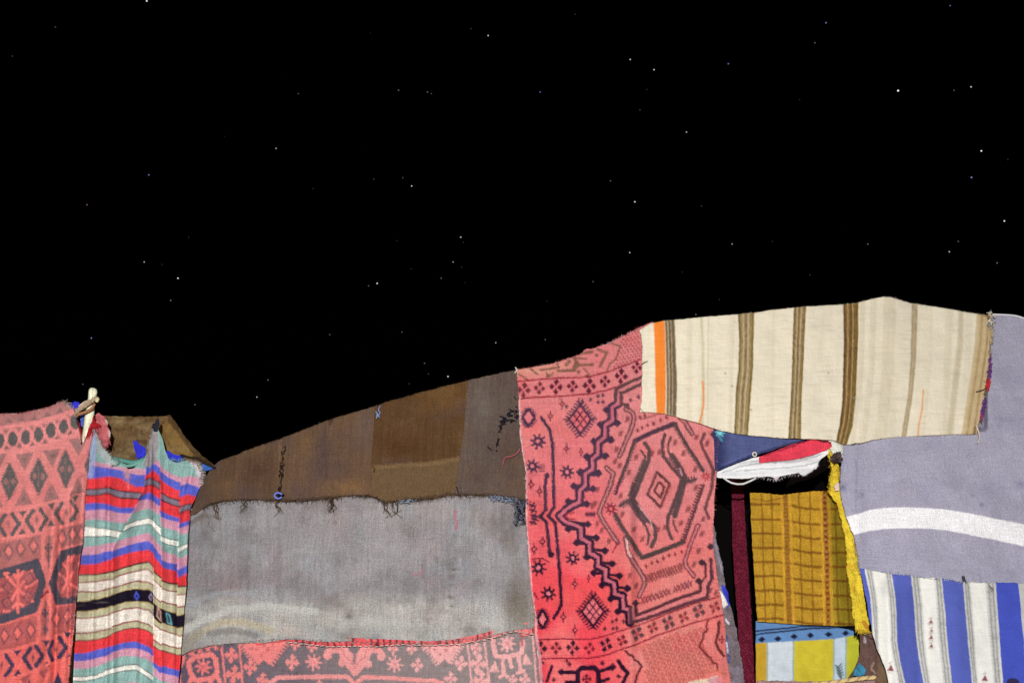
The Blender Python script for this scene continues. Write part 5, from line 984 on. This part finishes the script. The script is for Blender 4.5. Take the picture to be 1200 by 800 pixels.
S = Strands(); cf = [tuple(rgb(215, 200, 170)), tuple(rgb(150, 124, 84)), tuple(rgb(110, 88, 66))]
S.fuzz([(1161, 372), (1162, 395), (1158, 440), (1154, 465), (1146, 506)], 120, 4, .0014, cf, .056, (1, .2), 1.0, 1.5); S.fuzz(ctop, 200, 1.6, .0007, [tuple(rgb(220, 210, 185))], .055, (0, -1)); S.fuzz(cbot, 120, 2, .0008, [tuple(rgb(220, 210, 185)), tuple(rgb(150, 135, 105))], .055, (0, 1))
for k in range(34): x = random.uniform(1158, 1164); y = random.uniform(364, 385); S.px([(x, y), (x + random.uniform(-4, 4), y + random.uniform(-4, 4)), (x + random.uniform(-5, 5), y + random.uniform(-4, 5))], .0026, random.choice([tuple(rgb(225, 218, 200)), tuple(rgb(120, 120, 125)), tuple(rgb(190, 180, 160))]), .062, .7, 4)
S.px([(1144, 498), (1147, 506), (1148, 513), (1146, 519)], .005, tuple(rgb(215, 200, 180)), .06, .5, 5, 6)
tag(S.build('frayed_edge', cr), kind='stuff')
S = Strands()
for k in range(60):
    t = random.random(); y = 418 + 36 * t; x = np.interp(y, [418, 440, 455], [1160.5, 1158.5, 1156]) + random.uniform(-1, 2); S.px([(x, y), (x + random.uniform(-2, 2), y + random.uniform(-2, 4)), (x + random.uniform(-2, 2), y + 4)], .0026, tuple(rgb(112, 60, 130)) if t < .65 else tuple(rgb(200, 50, 52)), .06, .7, 4)
for k in range(44):
    t = random.random(); y = 466 + 25 * t; x = np.interp(y, [466, 491], [1153.5, 1149]) + random.uniform(-1, 2); S.px([(x, y), (x + random.uniform(-2, 2), y + random.uniform(-2, 4)), (x + random.uniform(-2, 2), y + 4)], .0026, tuple(rgb(104, 56, 132)) if t < .7 else tuple(rgb(150, 60, 110)), .06, .7, 4)
tag(S.build('coloured_edging', cr), kind='stuff'); S = Strands(); S.px([(1144, 459), (1149, 458), (1154, 456), (1157, 453)], .003, tuple(rgb(30, 24, 22)), .06, .7, 5, 8)
S.build('pin', cr)['label'] = 'short dark thorn pinning the right edge'; S = Strands(); S.px([(752, 427), (755, 424.5), (759, 423)], .002, tuple(rgb(30, 26, 26)), .06, .6, 5); S.build('pin', cr)['label'] = 'short dark thorn pinning the left edge'
S = Strands(); S.px([(750, 478), (752, 480), (756, 484), (757, 487), (755, 490)], .0016, tuple(rgb(170, 150, 130)), .06, .6, 4, 9); S.px([(998, 521), (1003, 519), (1008, 519.5)], .0032, tuple(rgb(90, 88, 84)), .06, .7, 5); S.build('loose_yarn', cr)['kind'] = 'stuff'

# ------------------------------------------------------------------ 9. lavender blanket right of the doorway
def paint_lav(D):
    x, y = D.x, D.y; D.fill(rgb(164, 162, 182)); D.c *= (.93 + .14 * fbm(x, y, 34, 27))[:, None]; D.mix(rgb(144, 140, 168), np.clip(fbm(x, y, 26, 28) - .55, 0, 1) * 1.2); D.mix(rgb(178, 176, 196), np.clip(fbm(x, y, 20, 61) - .55, 0, 1) * 1.2)
    xs = [984, 1002, 1020, 1035, 1050, 1070, 1090, 1110, 1130, 1150, 1170, 1200, 1240, 1360]
    u = np.interp(x, xs, [607, 602.5, 597, 595, 594, 594.2, 595, 597, 600, 604, 608, 614, 621, 640]); l = np.interp(x, xs, [630, 626, 621.5, 619.4, 618.7, 618.6, 619.2, 621, 625, 629.2, 633, 639.5, 648, 668])
    D.mix(rgb(238, 238, 242), np.clip(np.minimum(y - u, l - y) / 1.2 + .5, 0, 1))
    for (a, b, r) in [(1150, 591, 2.6), (1140, 580, 2), (988, 570, 5), (986, 572, 3), (1196, 568, 5), (1010, 580, 3)]: D.blob(a, b, r, r, rgb(104, 98, 140), .5)
    D.line([(1004, 540), (1003, 600)], 2, rgb(140, 134, 170), .5)
lav = thing('lavender_blanket', foot(1120, 560, .03), 'pale lavender felt blanket with one curved white band, at the right edge', 'blanket')
lrel = plus(lambda x, y: .06 * np.clip((1158 - x) / 6, 0, 1) * np.clip((506 - y) / 6, 0, 1), waves((-.014, 1050, 560, 1200, 620, 26), (.010, 1020, 640, 1180, 650, 20), (-.010, 1000, 530, 1006, 660, 10)), rough(.018, 60, 29), rough(.003, 14, 30))
cloth('cloth', lav, [(960, 500), (1060, 440), (1120, 380), (1150, 374), (1163, 369), (1180, 369.5), (1192, 370.5), (1198, 372.5), (1240, 380), (1340, 410)], [(1000, 672), (1008, 672), (1038, 678), (1070, 681), (1100, 684), (1130, 690), (1160, 690), (1200, 691), (1360, 700)],
      [(960, 500), (988, 518), (989.5, 522), (988.5, 532), (986.5, 545), (984.8, 560), (985, 575), (988, 590), (991.5, 604), (997, 618), (1001, 628), (1004, 640), (1006.5, 655), (1008, 672)], [(1340, 410), (1360, 700)], paint_lav, M_fleece2, .034, lrel, 1.05, (.2, .4, .5, .2), seed=9, back=2.0, warp=.3)
S = Strands(); S.px([(1162, 368.3), (1172, 368.6), (1182, 369), (1191, 370), (1196, 371.5), (1203, 374), (1240, 380)], .0048, tuple(rgb(222, 222, 226)), .036, 1, 6, 18); S.build('piping', lav)['label'] = 'white piping along the top edge'
S = Strands(); S.fuzz([(988, 522), (985, 560), (988, 590), (1001, 628), (1007, 666)], 90, 3, .001, [tuple(rgb(165, 160, 190)), tuple(rgb(110, 104, 150)), tuple(rgb(200, 196, 214))], .04, (-1, 0)); tag(S.build('frayed_edge', lav), kind='stuff')

# ------------------------------------------------------------------ 10. blue and white striped cloth hanging below it
def paint_blue(D):
    x, y = D.x, D.y; D.fill(rgb(228, 228, 222)); Y5 = [668, 700, 720, 750, 770, 790, 810, 1010]
    sh_ = lambda y_: np.interp(y_, Y5, [0, 3.2, 5, 7, 9.5, 12.5, 15.5, 26])
    def band(l, r, c, a=1, soft=1.0):
        L_ = np.interp(y, Y5, l); R_ = np.interp(y, Y5, r); D.mix(c, np.clip(np.minimum(x - L_, R_ - x) / soft + .5, 0, 1) * a)
    bl, gy = rgb(84, 98, 186), rgb(176, 176, 174)
    def tri(l, r):
        band(l, r, gy, .9); w_ = [(b - a) for a, b in zip(l, r)]
        for f, c_, al in ((.1, (214, 214, 210), .9), (.32, (136, 136, 134), .75), (.52, (200, 200, 196), .7), (.7, (130, 132, 128), .75), (.9, (216, 214, 210), .8)): band([a + q * f - .6 for a, q in zip(l, w_)], [a + q * f + .6 for a, q in zip(l, w_)], rgb(*c_), al)
        m = (vnoise(x, y, 1.6, 71) > .66); L_ = np.interp(y, Y5, l); R_ = np.interp(y, Y5, r); D.mix(rgb(120, 120, 118), (m & (x > L_ + 1) & (x < R_ - 1)) * .35)
    band([1002, 1010, 1014, 1020, 1024, 1030, 1036, 1060], [1013.5, 1020, 1021.5, 1023, 1024, 1030, 1036, 1060], bl)
    tri([1014.5, 1020.5, 1022, 1025, 1027, 1030, 1034, 1050], [1022.5, 1027.5, 1029, 1029.5, 1031, 1034, 1036, 1052])
    tri([1036.5, 1041, 1042.5, 1043.5, 1046, 1051, 1055, 1070], [1044, 1049.5, 1050.5, 1051, 1054, 1058, 1062, 1078])
    band([1044, 1049.5, 1050.5, 1051.2, 1054, 1058.5, 1063, 1080], [1067, 1070.5, 1072, 1074, 1077, 1081, 1084, 1102], bl)
    tri([1067, 1070.5, 1072, 1074, 1077, 1080.5, 1084, 1102], [1076.5, 1080.5, 1082, 1083.5, 1086, 1089, 1092, 1110])
    tri([1094, 1097, 1098, 1100, 1102, 1104.5, 1107, 1122], [1102.5, 1106, 1108, 1110, 1112, 1114.5, 1117, 1133])
    band([1102.5, 1106, 1108, 1110, 1112, 1114.5, 1117, 1133], [1127, 1130.5, 1132, 1134.5, 1136.5, 1138.5, 1140, 1156], bl)
    tri([1127, 1130.5, 1132, 1134.5, 1136.5, 1138.5, 1140, 1156], [1135, 1138.5, 1140, 1142.5, 1143.5, 1145.5, 1147, 1163])
    tri([1154, 1156, 1157.5, 1160, 1162, 1163.5, 1165, 1180], [1165.5, 1168, 1169.5, 1171, 1172, 1173.5, 1175, 1191])
    band([1165.5, 1168, 1169.5, 1171.5, 1173, 1174.5, 1176, 1191], [1192, 1195, 1197, 1200, 1201, 1202, 1203, 1220], rgb(66, 82, 188))
    for k in range(5):
        o_ = 62 * k; band([1192 + o_ - 0, 1195 + o_, 1197 + o_, 1200 + o_, 1201 + o_, 1202 + o_, 1203 + o_, 1220 + o_], [1202 + o_, 1205 + o_, 1207 + o_, 1210 + o_, 1211 + o_, 1212 + o_, 1213 + o_, 1230 + o_], gy, .8); band([1228 + o_] * 8, [1254 + o_] * 8, bl)
    D.c *= (.95 + .1 * fbm(x, y, 22, 63))[:, None]
    R_ = rgb(130, 38, 56)
    for (a, b, s_) in [(1090.5, 727.5, 1), (1091.5, 738, .8), (1091, 746, 1), (1091, 756, 1), (1043.5, 782, 1.6), (1154, 794, 1.5)]:
        D.poly([(a - 2.6 * s_, b + 2.2 * s_), (a + 2.6 * s_, b + 2.4 * s_), (a + .6, b - 2.6 * s_)], R_, .95); D.line([(a - 1.6, b - 3 * s_), (a + 1.4, b - 4.4 * s_)], 1.1, rgb(150, 110, 120), .8); D.line([(a - 2.4, b + 3.4 * s_), (a + 2, b + 4 * s_)], 1, R_, .5)
    D.oval(1187, 800, 8, 6, rgb(48, 34, 44), .9)
bs = thing('striped_cloth', foot(1110, 740, .02), 'white cloth with broad blue vertical stripes below the lavender blanket, at the right edge', 'cloth')
brl = plus(waves((-.016, 1046, 700, 1066, 1000, 9), (.012, 1074, 690, 1088, 1000, 8), (-.012, 1118, 700, 1134, 1000, 12), (.010, 1040, 680, 1052, 1000, 5)), rough(.012, 40, 64), rough(.003, 12, 65))
cloth('cloth', bs, [(1008, 665.5), (1022, 668), (1038, 671), (1055, 673), (1070, 673.5), (1078, 676), (1100, 676.5), (1128, 681.5), (1145, 681.5), (1160, 682), (1180, 682.5), (1200, 683), (1360, 692)], [(1070, 1010), (1370, 1010)],
      [(1008, 665.5), (1012, 685), (1016.5, 706), (1019, 722), (1022, 736), (1026, 752), (1030.5, 765), (1036, 778), (1040, 790), (1042, 800), (1070, 1010)], [(1360, 692), (1370, 1010)], paint_blue, M_cotton, .044, brl, .95, (.6, .3, .4, .2), seed=10, warp=.25)
S = Strands(); S.fuzz([(1030, 669), (1078, 675), (1128, 681), (1165, 682)], 80, 3, .001, [tuple(rgb(215, 215, 210)), tuple(rgb(140, 140, 150))], .05, (0, -1), 1.2, 1.5)
for k in range(10): S.px([(1129 + random.uniform(-2, 2), 674 + random.uniform(-1, 2)), (1130 + random.uniform(-3, 3), 682 + random.uniform(-2, 2))], .0015, tuple(rgb(70, 66, 80)), .05, .6, 4)
for k in range(8): S.px([(1158 + k, 684 + k * .9), (1161 + random.uniform(-1, 3), 688 + k)], .0016, tuple(rgb(140, 130, 135)), .05, .6, 4)
tag(S.build('frayed_edge', bs), kind='stuff')

# ------------------------------------------------------------------ 11. the doorway and what hangs in it
def paint_navy(D):
    x, y = D.x, D.y; D.fill(rgb(78, 88, 136)); D.c *= (.8 + .4 * fbm(x, y, 10, 33))[:, None]; D.mix(rgb(32, 32, 76), np.clip((856 - x) / 12, 0, 1) * .7); D.line([(905, 529), (930, 520), (958, 512)], 3, rgb(94, 98, 140), .7)
    D.line([(843, 549), (884, 533), (920, 521), (962, 511)], 1.6, rgb(44, 46, 88)); D.line([(845, 545), (882, 530), (905, 522)], 1, rgb(96, 100, 150), .6)
    D.star(844, 507, 5, rgb(96, 190, 205), rgb(150, 215, 225)); D.line([(842, 510), (846, 516)], 2, rgb(60, 140, 170))
fl = thing('flap', foot(900, 520, .02), 'navy blue cloth flap with a small white eyelet over the doorway', 'cloth flap')
cloth('cloth', fl, [(836, 496), (880, 500), (920, 503), (975, 506)], [(838, 553), (843, 550.5), (863, 542), (883, 534.5), (920, 522), (950, 514), (975, 511)], [(836, 496), (838, 553)], [(975, 506), (975, 511)], paint_navy, M_rug, .020, rough(.006, 18, 34), .9, (0, .3, 0, 0), seed=11)
bm = bmesh.new()
for k in range(12):
    pass
S = Strands(); S.px([(884.3 + 2.3 * math.cos(a), 532 + 2.3 * math.sin(a)) for a in np.linspace(0, 6.28, 12)], .0032, tuple(rgb(226, 222, 205)), .025, 1, 6); bm.free(); S.build('eyelet', fl)
rc = thing('red_cloth', foot(935, 524, .0), 'red cloth corner folded under the navy flap at the top of the doorway', 'cloth')
def paint_red(D): D.fill(rgb(222, 52, 72)); D.c *= (.86 + .28 * fbm(D.x, D.y, 9, 36))[:, None]; D.oval(965, 514, 8, 4, rgb(60, 30, 36), .9); D.line([(895, 534), (930, 522), (958, 512)], 1.6, rgb(90, 20, 40), .8); D.line([(969, 514), (974, 520)], 2, rgb(100, 30, 40), .8)
cloth('cloth', rc, [(890, 535), (925, 521.5), (945, 516), (957, 512), (966, 513.5), (974, 518)], [(890, 542), (932, 538), (955, 532), (968, 527.5), (975, 523)], [(890, 535), (890, 542)], [(974, 518), (975, 523)], paint_red, M_wool, .030, rough(.008, 14, 37), .8, (.3, .2, .2, .3), seed=12)
wc = thing('white_cloth', foot(905, 545, .0), 'torn white cloth edge sagging under the red and navy cloths in the doorway', 'cloth')
def paint_white(D):
    D.fill(rgb(226, 228, 230)); D.c *= (.85 + .3 * fbm(D.x * .4, D.y, 5, 38))[:, None]
    for p in ([(846, 554), (868, 546), (900, 542), (935, 540), (962, 533)], [(862, 552), (900, 549), (940, 546), (958, 540)], [(880, 541), (920, 537.5), (950, 533)]): D.line(p, 1.3, rgb(150, 156, 160), .8)
    D.line([(900, 538.5), (932, 536), (968, 527)], 2, rgb(170, 176, 178), .9); D.line([(905, 541), (945, 536), (965, 531)], 1, rgb(110, 120, 124), .7)
    D.dot(910, 561, 3.5, rgb(180, 140, 150), .6)
wr = lambda x, y: .004 * np.sin((y - 535 + (x - 900) * .05) / 1.9) + (fbm(x, y, 14, 39) - .5) * .012
cloth('cloth', wc, [(840, 553), (862, 543.5), (883, 536), (895, 534), (932, 533), (955, 529), (971, 525)], [(840, 559), (852, 560.5), (870, 560.5), (886, 559), (900, 558), (906, 559.5), (910, 563.5), (914, 557.5), (926, 556), (936, 554), (942, 558), (950, 553), (957, 548.5), (959, 542), (962, 538), (971, 531)],
      [(840, 553), (840, 559)], [(971, 525), (971, 531)], paint_white, M_cotton, .012, wr, .7, (.2, .5, .2, .3), seed=13)
S = Strands(); S.px([(846, 558), (851, 562), (857, 565.5), (864, 567), (871, 566.8), (879, 563.5), (886, 560)], .0048, tuple(rgb(214, 214, 214)), .012, 1, 7, 18); S.build('loop', wc)['label'] = 'thin white loop hanging from the torn edge'
S = Strands(); S.fuzz([(886, 559), (910, 563), (926, 556), (942, 557), (957, 548), (960, 540)], 60, 2.5, .0012, [tuple(rgb(225, 225, 225)), tuple(rgb(190, 180, 185))], .018, (0, 1)); tag(S.build('frayed_edge', wc), kind='stuff')
wb = scrap('white_band', [(968, 512), (976, 514), (984, 518), (990, 522)], [(972, 524), (977, 531), (983, 537), (987, 541)], rgb(218, 220, 208), 'short white strap between the red cloth and the lavender blanket', 'strap', .028, M_cotton, seed=14, amp=.004, blot=lambda D: D.line([(970, 513), (980, 519), (990, 525)], 1.6, rgb(160, 165, 150), .7))
S = Strands()
for k in range(70):
    a = random.uniform(0, 6.28); r = 6 * math.sqrt(random.random()); x = 980.5 + r * math.cos(a); y = 536.5 + r * math.sin(a)
    S.px([(x, y), (x + random.uniform(-3, 3), y + random.uniform(-3, 3)), (x + random.uniform(-3, 3), y + random.uniform(-3, 3))], .0034, random.choice([tuple(rgb(72, 56, 62)), tuple(rgb(104, 88, 84)), tuple(rgb(44, 32, 38))]), .045, .6, 4)
o = S.build('tassel'); tag(o, 'small grey brown wool tuft at the top right corner of the doorway', 'wool tuft', None, 'stuff')

# added near-black sheet, stands in for the shade inside the tent
S_ = None
inn = []
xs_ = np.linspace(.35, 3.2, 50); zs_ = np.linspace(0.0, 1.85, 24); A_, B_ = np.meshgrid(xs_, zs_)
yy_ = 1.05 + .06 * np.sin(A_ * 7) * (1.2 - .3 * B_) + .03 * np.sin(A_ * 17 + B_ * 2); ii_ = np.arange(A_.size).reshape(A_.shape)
o = link_mesh('dark_backdrop', np.stack([A_.ravel(), yy_.ravel(), B_.ravel()], -1), np.stack([ii_[:-1, :-1], ii_[:-1, 1:], ii_[1:, 1:], ii_[1:, :-1]], -1).reshape(-1, 4), None, M_inner_dark)
tag(o, 'added near-black curtain deep inside the dark doorway', 'backdrop')

def inside(dep): return lambda x, y: dep + .0006 * (650 - y) * 0
def paint_strip(D):
    x, y = D.x, D.y; D.fill(rgb(92, 16, 36)); c_ = rgb(150, 44, 74)
    m = (np.sin(x * 1.9) * np.sin(y * 1.7 + x * .3)) > .25; D.mix(c_, m * .7); D.mix(rgb(84, 10, 32), (vnoise(x, y, 2, 55) > .6) * .6)
rs = thing('red_runner', foot(868, 640, -.3), 'narrow crimson woven strip hanging in the dark just inside the left of the doorway', 'runner')
cloth('cloth', rs, [(855, 520), (871, 520)], [(876, 1000), (896, 1000)], [(855, 520), (857.5, 575), (858.5, 640), (861, 680), (863.5, 710), (866, 745), (868, 790), (876, 1000)], [(871, 520), (871.5, 575), (875, 640), (878, 680), (880, 710), (882, 745), (884, 790), (896, 1000)],
      paint_strip, M_wool, -.50, rough(.01, 16, 56), .9, (.2, .2, .4, .4), seed=15)

def paint_yellow(D):
    x, y = D.x, D.y; D.fill(rgb(182, 138, 12)); D.c *= (.86 + .28 * fbm(x, y, 16, 57))[:, None]
    t = (y - 577) / 150; sx = x - t * 4.5     # unskewed across
    D.mix(rgb(154, 136, 12), np.clip((sx - 967) / 4, 0, 1) * .9)
    BRN = rgb(120, 74, 8); yy = y + np.clip(940 - x, -40, 60) * .085 + 1.2 * np.sin(x / 11)
    for k, b in enumerate([594, 612, 628.5, 645, 661.5, 678, 695, 711.5, 728]):
        D.mix(BRN, np.clip(1.5 - np.abs(yy - b) / 1.4, 0, 1) * .85)
    for b in (892.5, 904, 936, 948.5, 978, 990): D.mix(BRN, np.clip(1.3 - np.abs(sx - b) / 1.2, 0, 1) * .72)
    for b0, b1 in ((917.5, 923.5), (963.5, 969)):
        D.mix(rgb(206, 150, 22), np.clip(2.2 - np.abs(sx - b0 + 1.5) / 1, 0, 1) * .8); D.mix(rgb(206, 150, 22), np.clip(2.2 - np.abs(sx - b1 - 2) / 1, 0, 1) * .7)
        D.mix(rgb(150, 104, 20), np.clip(np.minimum(sx - b0, b1 - sx) / 1 + .5, 0, 1) * .9)
        dk_ = ((np.sin((y + (b0 > 950) * 1.5) * (.95 if b0 > 950 else 1.3)) > .1) & (sx > b0 + .8) & (sx < b1 - .8)); D.mix(rgb(112, 30, 28), dk_ * (.75 if b0 > 950 else .3)); D.mix(rgb(168, 128, 92), ((np.sin((y + 3) * .95) > .35) & ~dk_ & (sx > b0 + 1) & (sx < b1 - 1)) * (.7 if b0 > 950 else .1) * np.clip((690 - y) / 30, 0, 1))
    D.line([(882, 584), (900, 587), (922, 582)], 1.6, BRN, .7)
yb = thing('yellow_blanket', foot(945, 650, -.2), 'mustard yellow blanket with brown checks hanging inside the doorway', 'blanket')
cloth('cloth', yb, [(879, 577), (893, 577.5), (915, 579.5), (935, 577), (955, 575.5), (970, 574.5), (984, 574), (1000, 574)], [(888, 728), (905, 729), (926, 730.5), (950, 732), (975, 733), (1012, 733)],
      [(879, 577), (882, 640), (885, 690), (888, 728)], [(1000, 574), (1012, 733)], paint_yellow, M_wool, -.16, plus(lambda x, y: -.15 * np.clip((x - 958 - (y - 577) * .12) / 26, 0, 1) ** 1.5, rough(.014, 30, 58), rough(.004, 9, 59)), .85, (.6, .3, .5, .3), seed=16, warp=.6)
def paint_hem(D): D.fill(rgb(218, 190, 8)); D.c *= (.86 + .3 * fbm(D.x, D.y, 7, 66))[:, None]; D.mix(rgb(200, 140, 10), np.clip(fbm(D.x, D.y, 8, 67) - .56, 0, 1) * 2); D.line([(1001, 637), (1003, 648), (1004, 652)], 2, rgb(120, 80, 10), .7); D.line([(1012, 728), (1017, 736), (1020, 745)], 5, rgb(190, 120, 10), .8)
yh = cloth('hem', yb, [(970.5, 526), (974, 524), (976.5, 528), (979, 536)], [(1003, 738), (1009, 742), (1013, 738), (1019, 741)],
      [(970.5, 526), (972.5, 540), (974, 552), (972.5, 562), (971, 575), (980, 590), (986, 608), (990, 625), (992.5, 645), (992, 664), (996, 690), (1000, 710), (1000, 722), (1003, 738)],
      [(979, 536), (983, 545), (985, 556), (984, 566), (986, 580), (990, 594), (998, 612), (1004, 632), (1007, 652), (1009, 672), (1012, 692), (1015, 710), (1018, 726), (1019, 741)],
      paint_hem, M_wool, .004, plus(rough(.014, 10, 68), rough(.006, 4, 69)), .8, (.6, .9, 1.3, .8), seed=17); yh['label'] = 'bright yellow folded edge along the right of the doorway'
S = Strands(); yl = [tuple(rgb(226, 198, 8)), tuple(rgb(190, 150, 10))]; S.fuzz([(972, 530), (974, 552), (971, 575)], 40, 2.6, .0014, yl, .01, (-1, 0)); S.fuzz([(979, 536), (984, 560), (990, 594), (1004, 632), (1009, 672)], 90, 4, .0014, yl + [tuple(rgb(110, 80, 30))], .012, (1, 0)); S.fuzz([(1003, 738), (1018, 740)], 40, 5, .0016, yl, .01, (0, 1))
tag(S.build('frayed_edge', yb), kind='stuff')
scrap('cloth_scrap', [(978, 569), (983, 564)], [(979, 575), (983.5, 574)], rgb(226, 200, 190), 'tiny pale pink scrap beside the yellow edge, right of the doorway', 'cloth scrap', .03, seed=18, amp=.003)

def paint_under(D):
    x, y = D.x, D.y; D.fill(rgb(202, 184, 14)); D.mix(rgb(190, 150, 10), np.clip((900 - x) / 3, 0, 1)); D.mix(rgb(184, 184, 16), np.clip((x - 990) / 3, 0, 1))
    D.poly([(900, 745), (929, 745), (929.5, 803), (900, 803)], rgb(196, 206, 214)); D.poly([(977.5, 740), (991, 740), (991, 803), (977, 803)], rgb(186, 202, 216))
    for xx in (899.3, 930, 977.3, 991.5): D.line([(xx, 745), (xx - .5, 805)], 1.6, rgb(130, 160, 180), .85)
    t = (x - 888) / 115; y0 = 728; yb_ = 753 - 5 * np.clip(t * 1.2, 0, 1) - 4 * np.clip((x - 976) / 26, 0, 1)
    D.mix(rgb(92, 134, 186), np.clip((yb_ - y) / 1.2 + .5, 0, 1)); D.c *= (.9 + .2 * fbm(x, y, 8, 72))[:, None]
    for p in ([(886, 739), (910, 736.5), (940, 733.5), (980, 733)], [(886, 743), (915, 739.5), (950, 736), (1004, 734)]): D.line(p, 1.9, rgb(24, 26, 60))
    for (a, b) in [(893, 749), (911.5, 748), (930.5, 745.3), (950, 744), (971, 742.8), (991, 741.5)]: D.dia(a, b, 4.6, 3.4, rgb(30, 40, 74)); D.dot(a, b, 2.4, rgb(24, 28, 54))
    D.line([(1000, 734), (1003, 733)], 1, rgb(20, 20, 40))
    for k in range(5): D.line([(979 + k * .8, 779 + k * 3), (983 + k * .8, 782 + k * 3)], 1.5, rgb(50, 70, 70)); D.line([(986 + k * .5, 777 + k * 3.2), (982 + k * .6, 781 + k * 3)], 1.3, rgb(60, 90, 80))
ub = thing('bordered_cloth', foot(945, 770, -.2), 'yellow and white cloth with a blue diamond border, below the yellow checked blanket', 'cloth')
cloth('cloth', ub, [(886, 727), (926, 729), (970, 731), (1005, 733)], [(886, 1000), (990, 1000)], [(886, 727), (887, 1000)], [(1005, 733), (1004, 742), (1008.5, 748), (1009, 758), (1007, 770), (1003, 781), (996, 791), (990, 800), (990, 1000)], paint_under, M_cotton, -.19, rough(.012, 24, 73), .9, (0, .2, .3, .2), seed=19, warp=.4)
def paint_bag(D):
    D.fill(rgb(104, 78, 72)); D.c *= (.84 + .32 * fbm(D.x, D.y, 9, 76))[:, None]; D.line([(1013, 742), (1013.5, 752)], 2.4, rgb(190, 180, 190), .8); D.line([(1023, 777), (1021, 783), (1025, 788)], 2, rgb(170, 140, 120), .7); D.line([(1008, 740), (1016, 746), (1026, 750)], 1.5, rgb(50, 36, 36)); D.mix(rgb(124, 100, 70), np.clip((D.x - 1026) / 5, 0, 1) * .7)
bg_ = thing('brown_cloth', foot(1020, 770, -.1), 'dull brown cloth bulging between the doorway and the blue striped cloth', 'cloth')
cloth('cloth', bg_, [(1002, 732), (1010, 739), (1020, 740), (1028, 738)], [(994, 1000), (1078, 1000)], [(1002, 732), (1008, 744), (1009, 760), (1006, 774), (999, 788), (992, 800), (994, 1000)], [(1028, 738), (1034, 760), (1048, 800), (1078, 1000)], paint_bag, M_fleece, -.03, plus(rough(.014, 16, 77), rough(.005, 6, 78)), .9, (.3, .3, .4, .2), seed=21)
scrap('cloth_scrap', [(1007, 776), (1011, 779), (1015, 785)], [(1000, 791), (1007, 792), (1014, 791)], rgb(52, 128, 160), 'teal scrap above the pale rope at the foot of the doorway', 'cloth scrap', .0, seed=22, fz=12)
def rope(pts, r, c1, c2, lift, n):
    S = Strands(); q = resample(pts, n)
    for ph, cc in ((0, c1), (2.09, c2), (4.18, c1)):
        P = surf(q[:, 0], q[:, 1], lift); t = np.arange(n) * .62 + ph; P[:, 2] += np.cos(t) * r * .55; P[:, 1] += np.sin(t) * r * .55; S.add(P, r * .62, tuple(cc), 6)
    return S
o = rope([(930, 803), (972, 799.5), (990, 797), (1008, 794.5), (1026, 793)], .0085, rgb(222, 196, 130), rgb(186, 150, 120), .03, 84).build('rope'); tag(o, 'short pale twisted rope across the foot of the doorway', 'rope', None, 'stuff')
o = scrap('cloth_roll', [(888, 797), (930, 797.5), (980, 798.5), (1026, 796)], [(888, 830), (930, 830), (980, 830), (1030, 828)], rgb(150, 118, 116), 'dusty pink brown cloth along the very bottom of the doorway', 'cloth', .012, seed=23, amp=.012)

# torn lining that shows along the right edge of the tall coral rug
def paint_lin(D):
    x, y = D.x, D.y; D.fill(rgb(112, 100, 106)); D.mix(rgb(132, 122, 138), np.clip(fbm(x, y, 8, 81) - .45, 0, 1) * 2); D.mix(rgb(74, 64, 66), np.clip(fbm(x, y, 6, 83) - .55, 0, 1) * 2)
    D.poly([(846, 686), (851, 688), (857, 706), (852, 712), (848, 700)], rgb(52, 60, 190)); D.poly([(842, 690), (848, 696), (853, 708), (848, 712), (843, 704)], rgb(226, 224, 212)); D.line([(850, 726), (854, 731)], 2, rgb(220, 220, 225)); D.line([(852, 745), (853.5, 760), (854, 775)], 2.4, rgb(70, 80, 130)); D.line([(851.5, 752), (853, 764)], 2, rgb(190, 195, 215)); D.line([(836, 630), (842, 650), (847, 672)], 2.4, rgb(140, 134, 154), .8)
li_ = thing('torn_lining', foot(855, 720, 0), 'grey torn lining cloth showing along the right edge of the tall coral rug', 'cloth')
cloth('cloth', li_, [(830, 612), (837, 616)], [(850, 1000), (900, 1000)], [(830, 612), (832, 700), (842, 800), (850, 1000)], [(837, 616), (839, 630), (842, 645), (846, 660), (849, 680), (853, 694), (856, 708), (858, 716), (861, 728), (864, 744), (867, 758), (869, 775), (872, 795), (900, 1000)], paint_lin, M_fleece, .012, rough(.010, 9, 82), .9, (.2, .2, .2, .9), seed=24)
for (a, b, lab) in [(841, 645, 'upper')]:
    pass
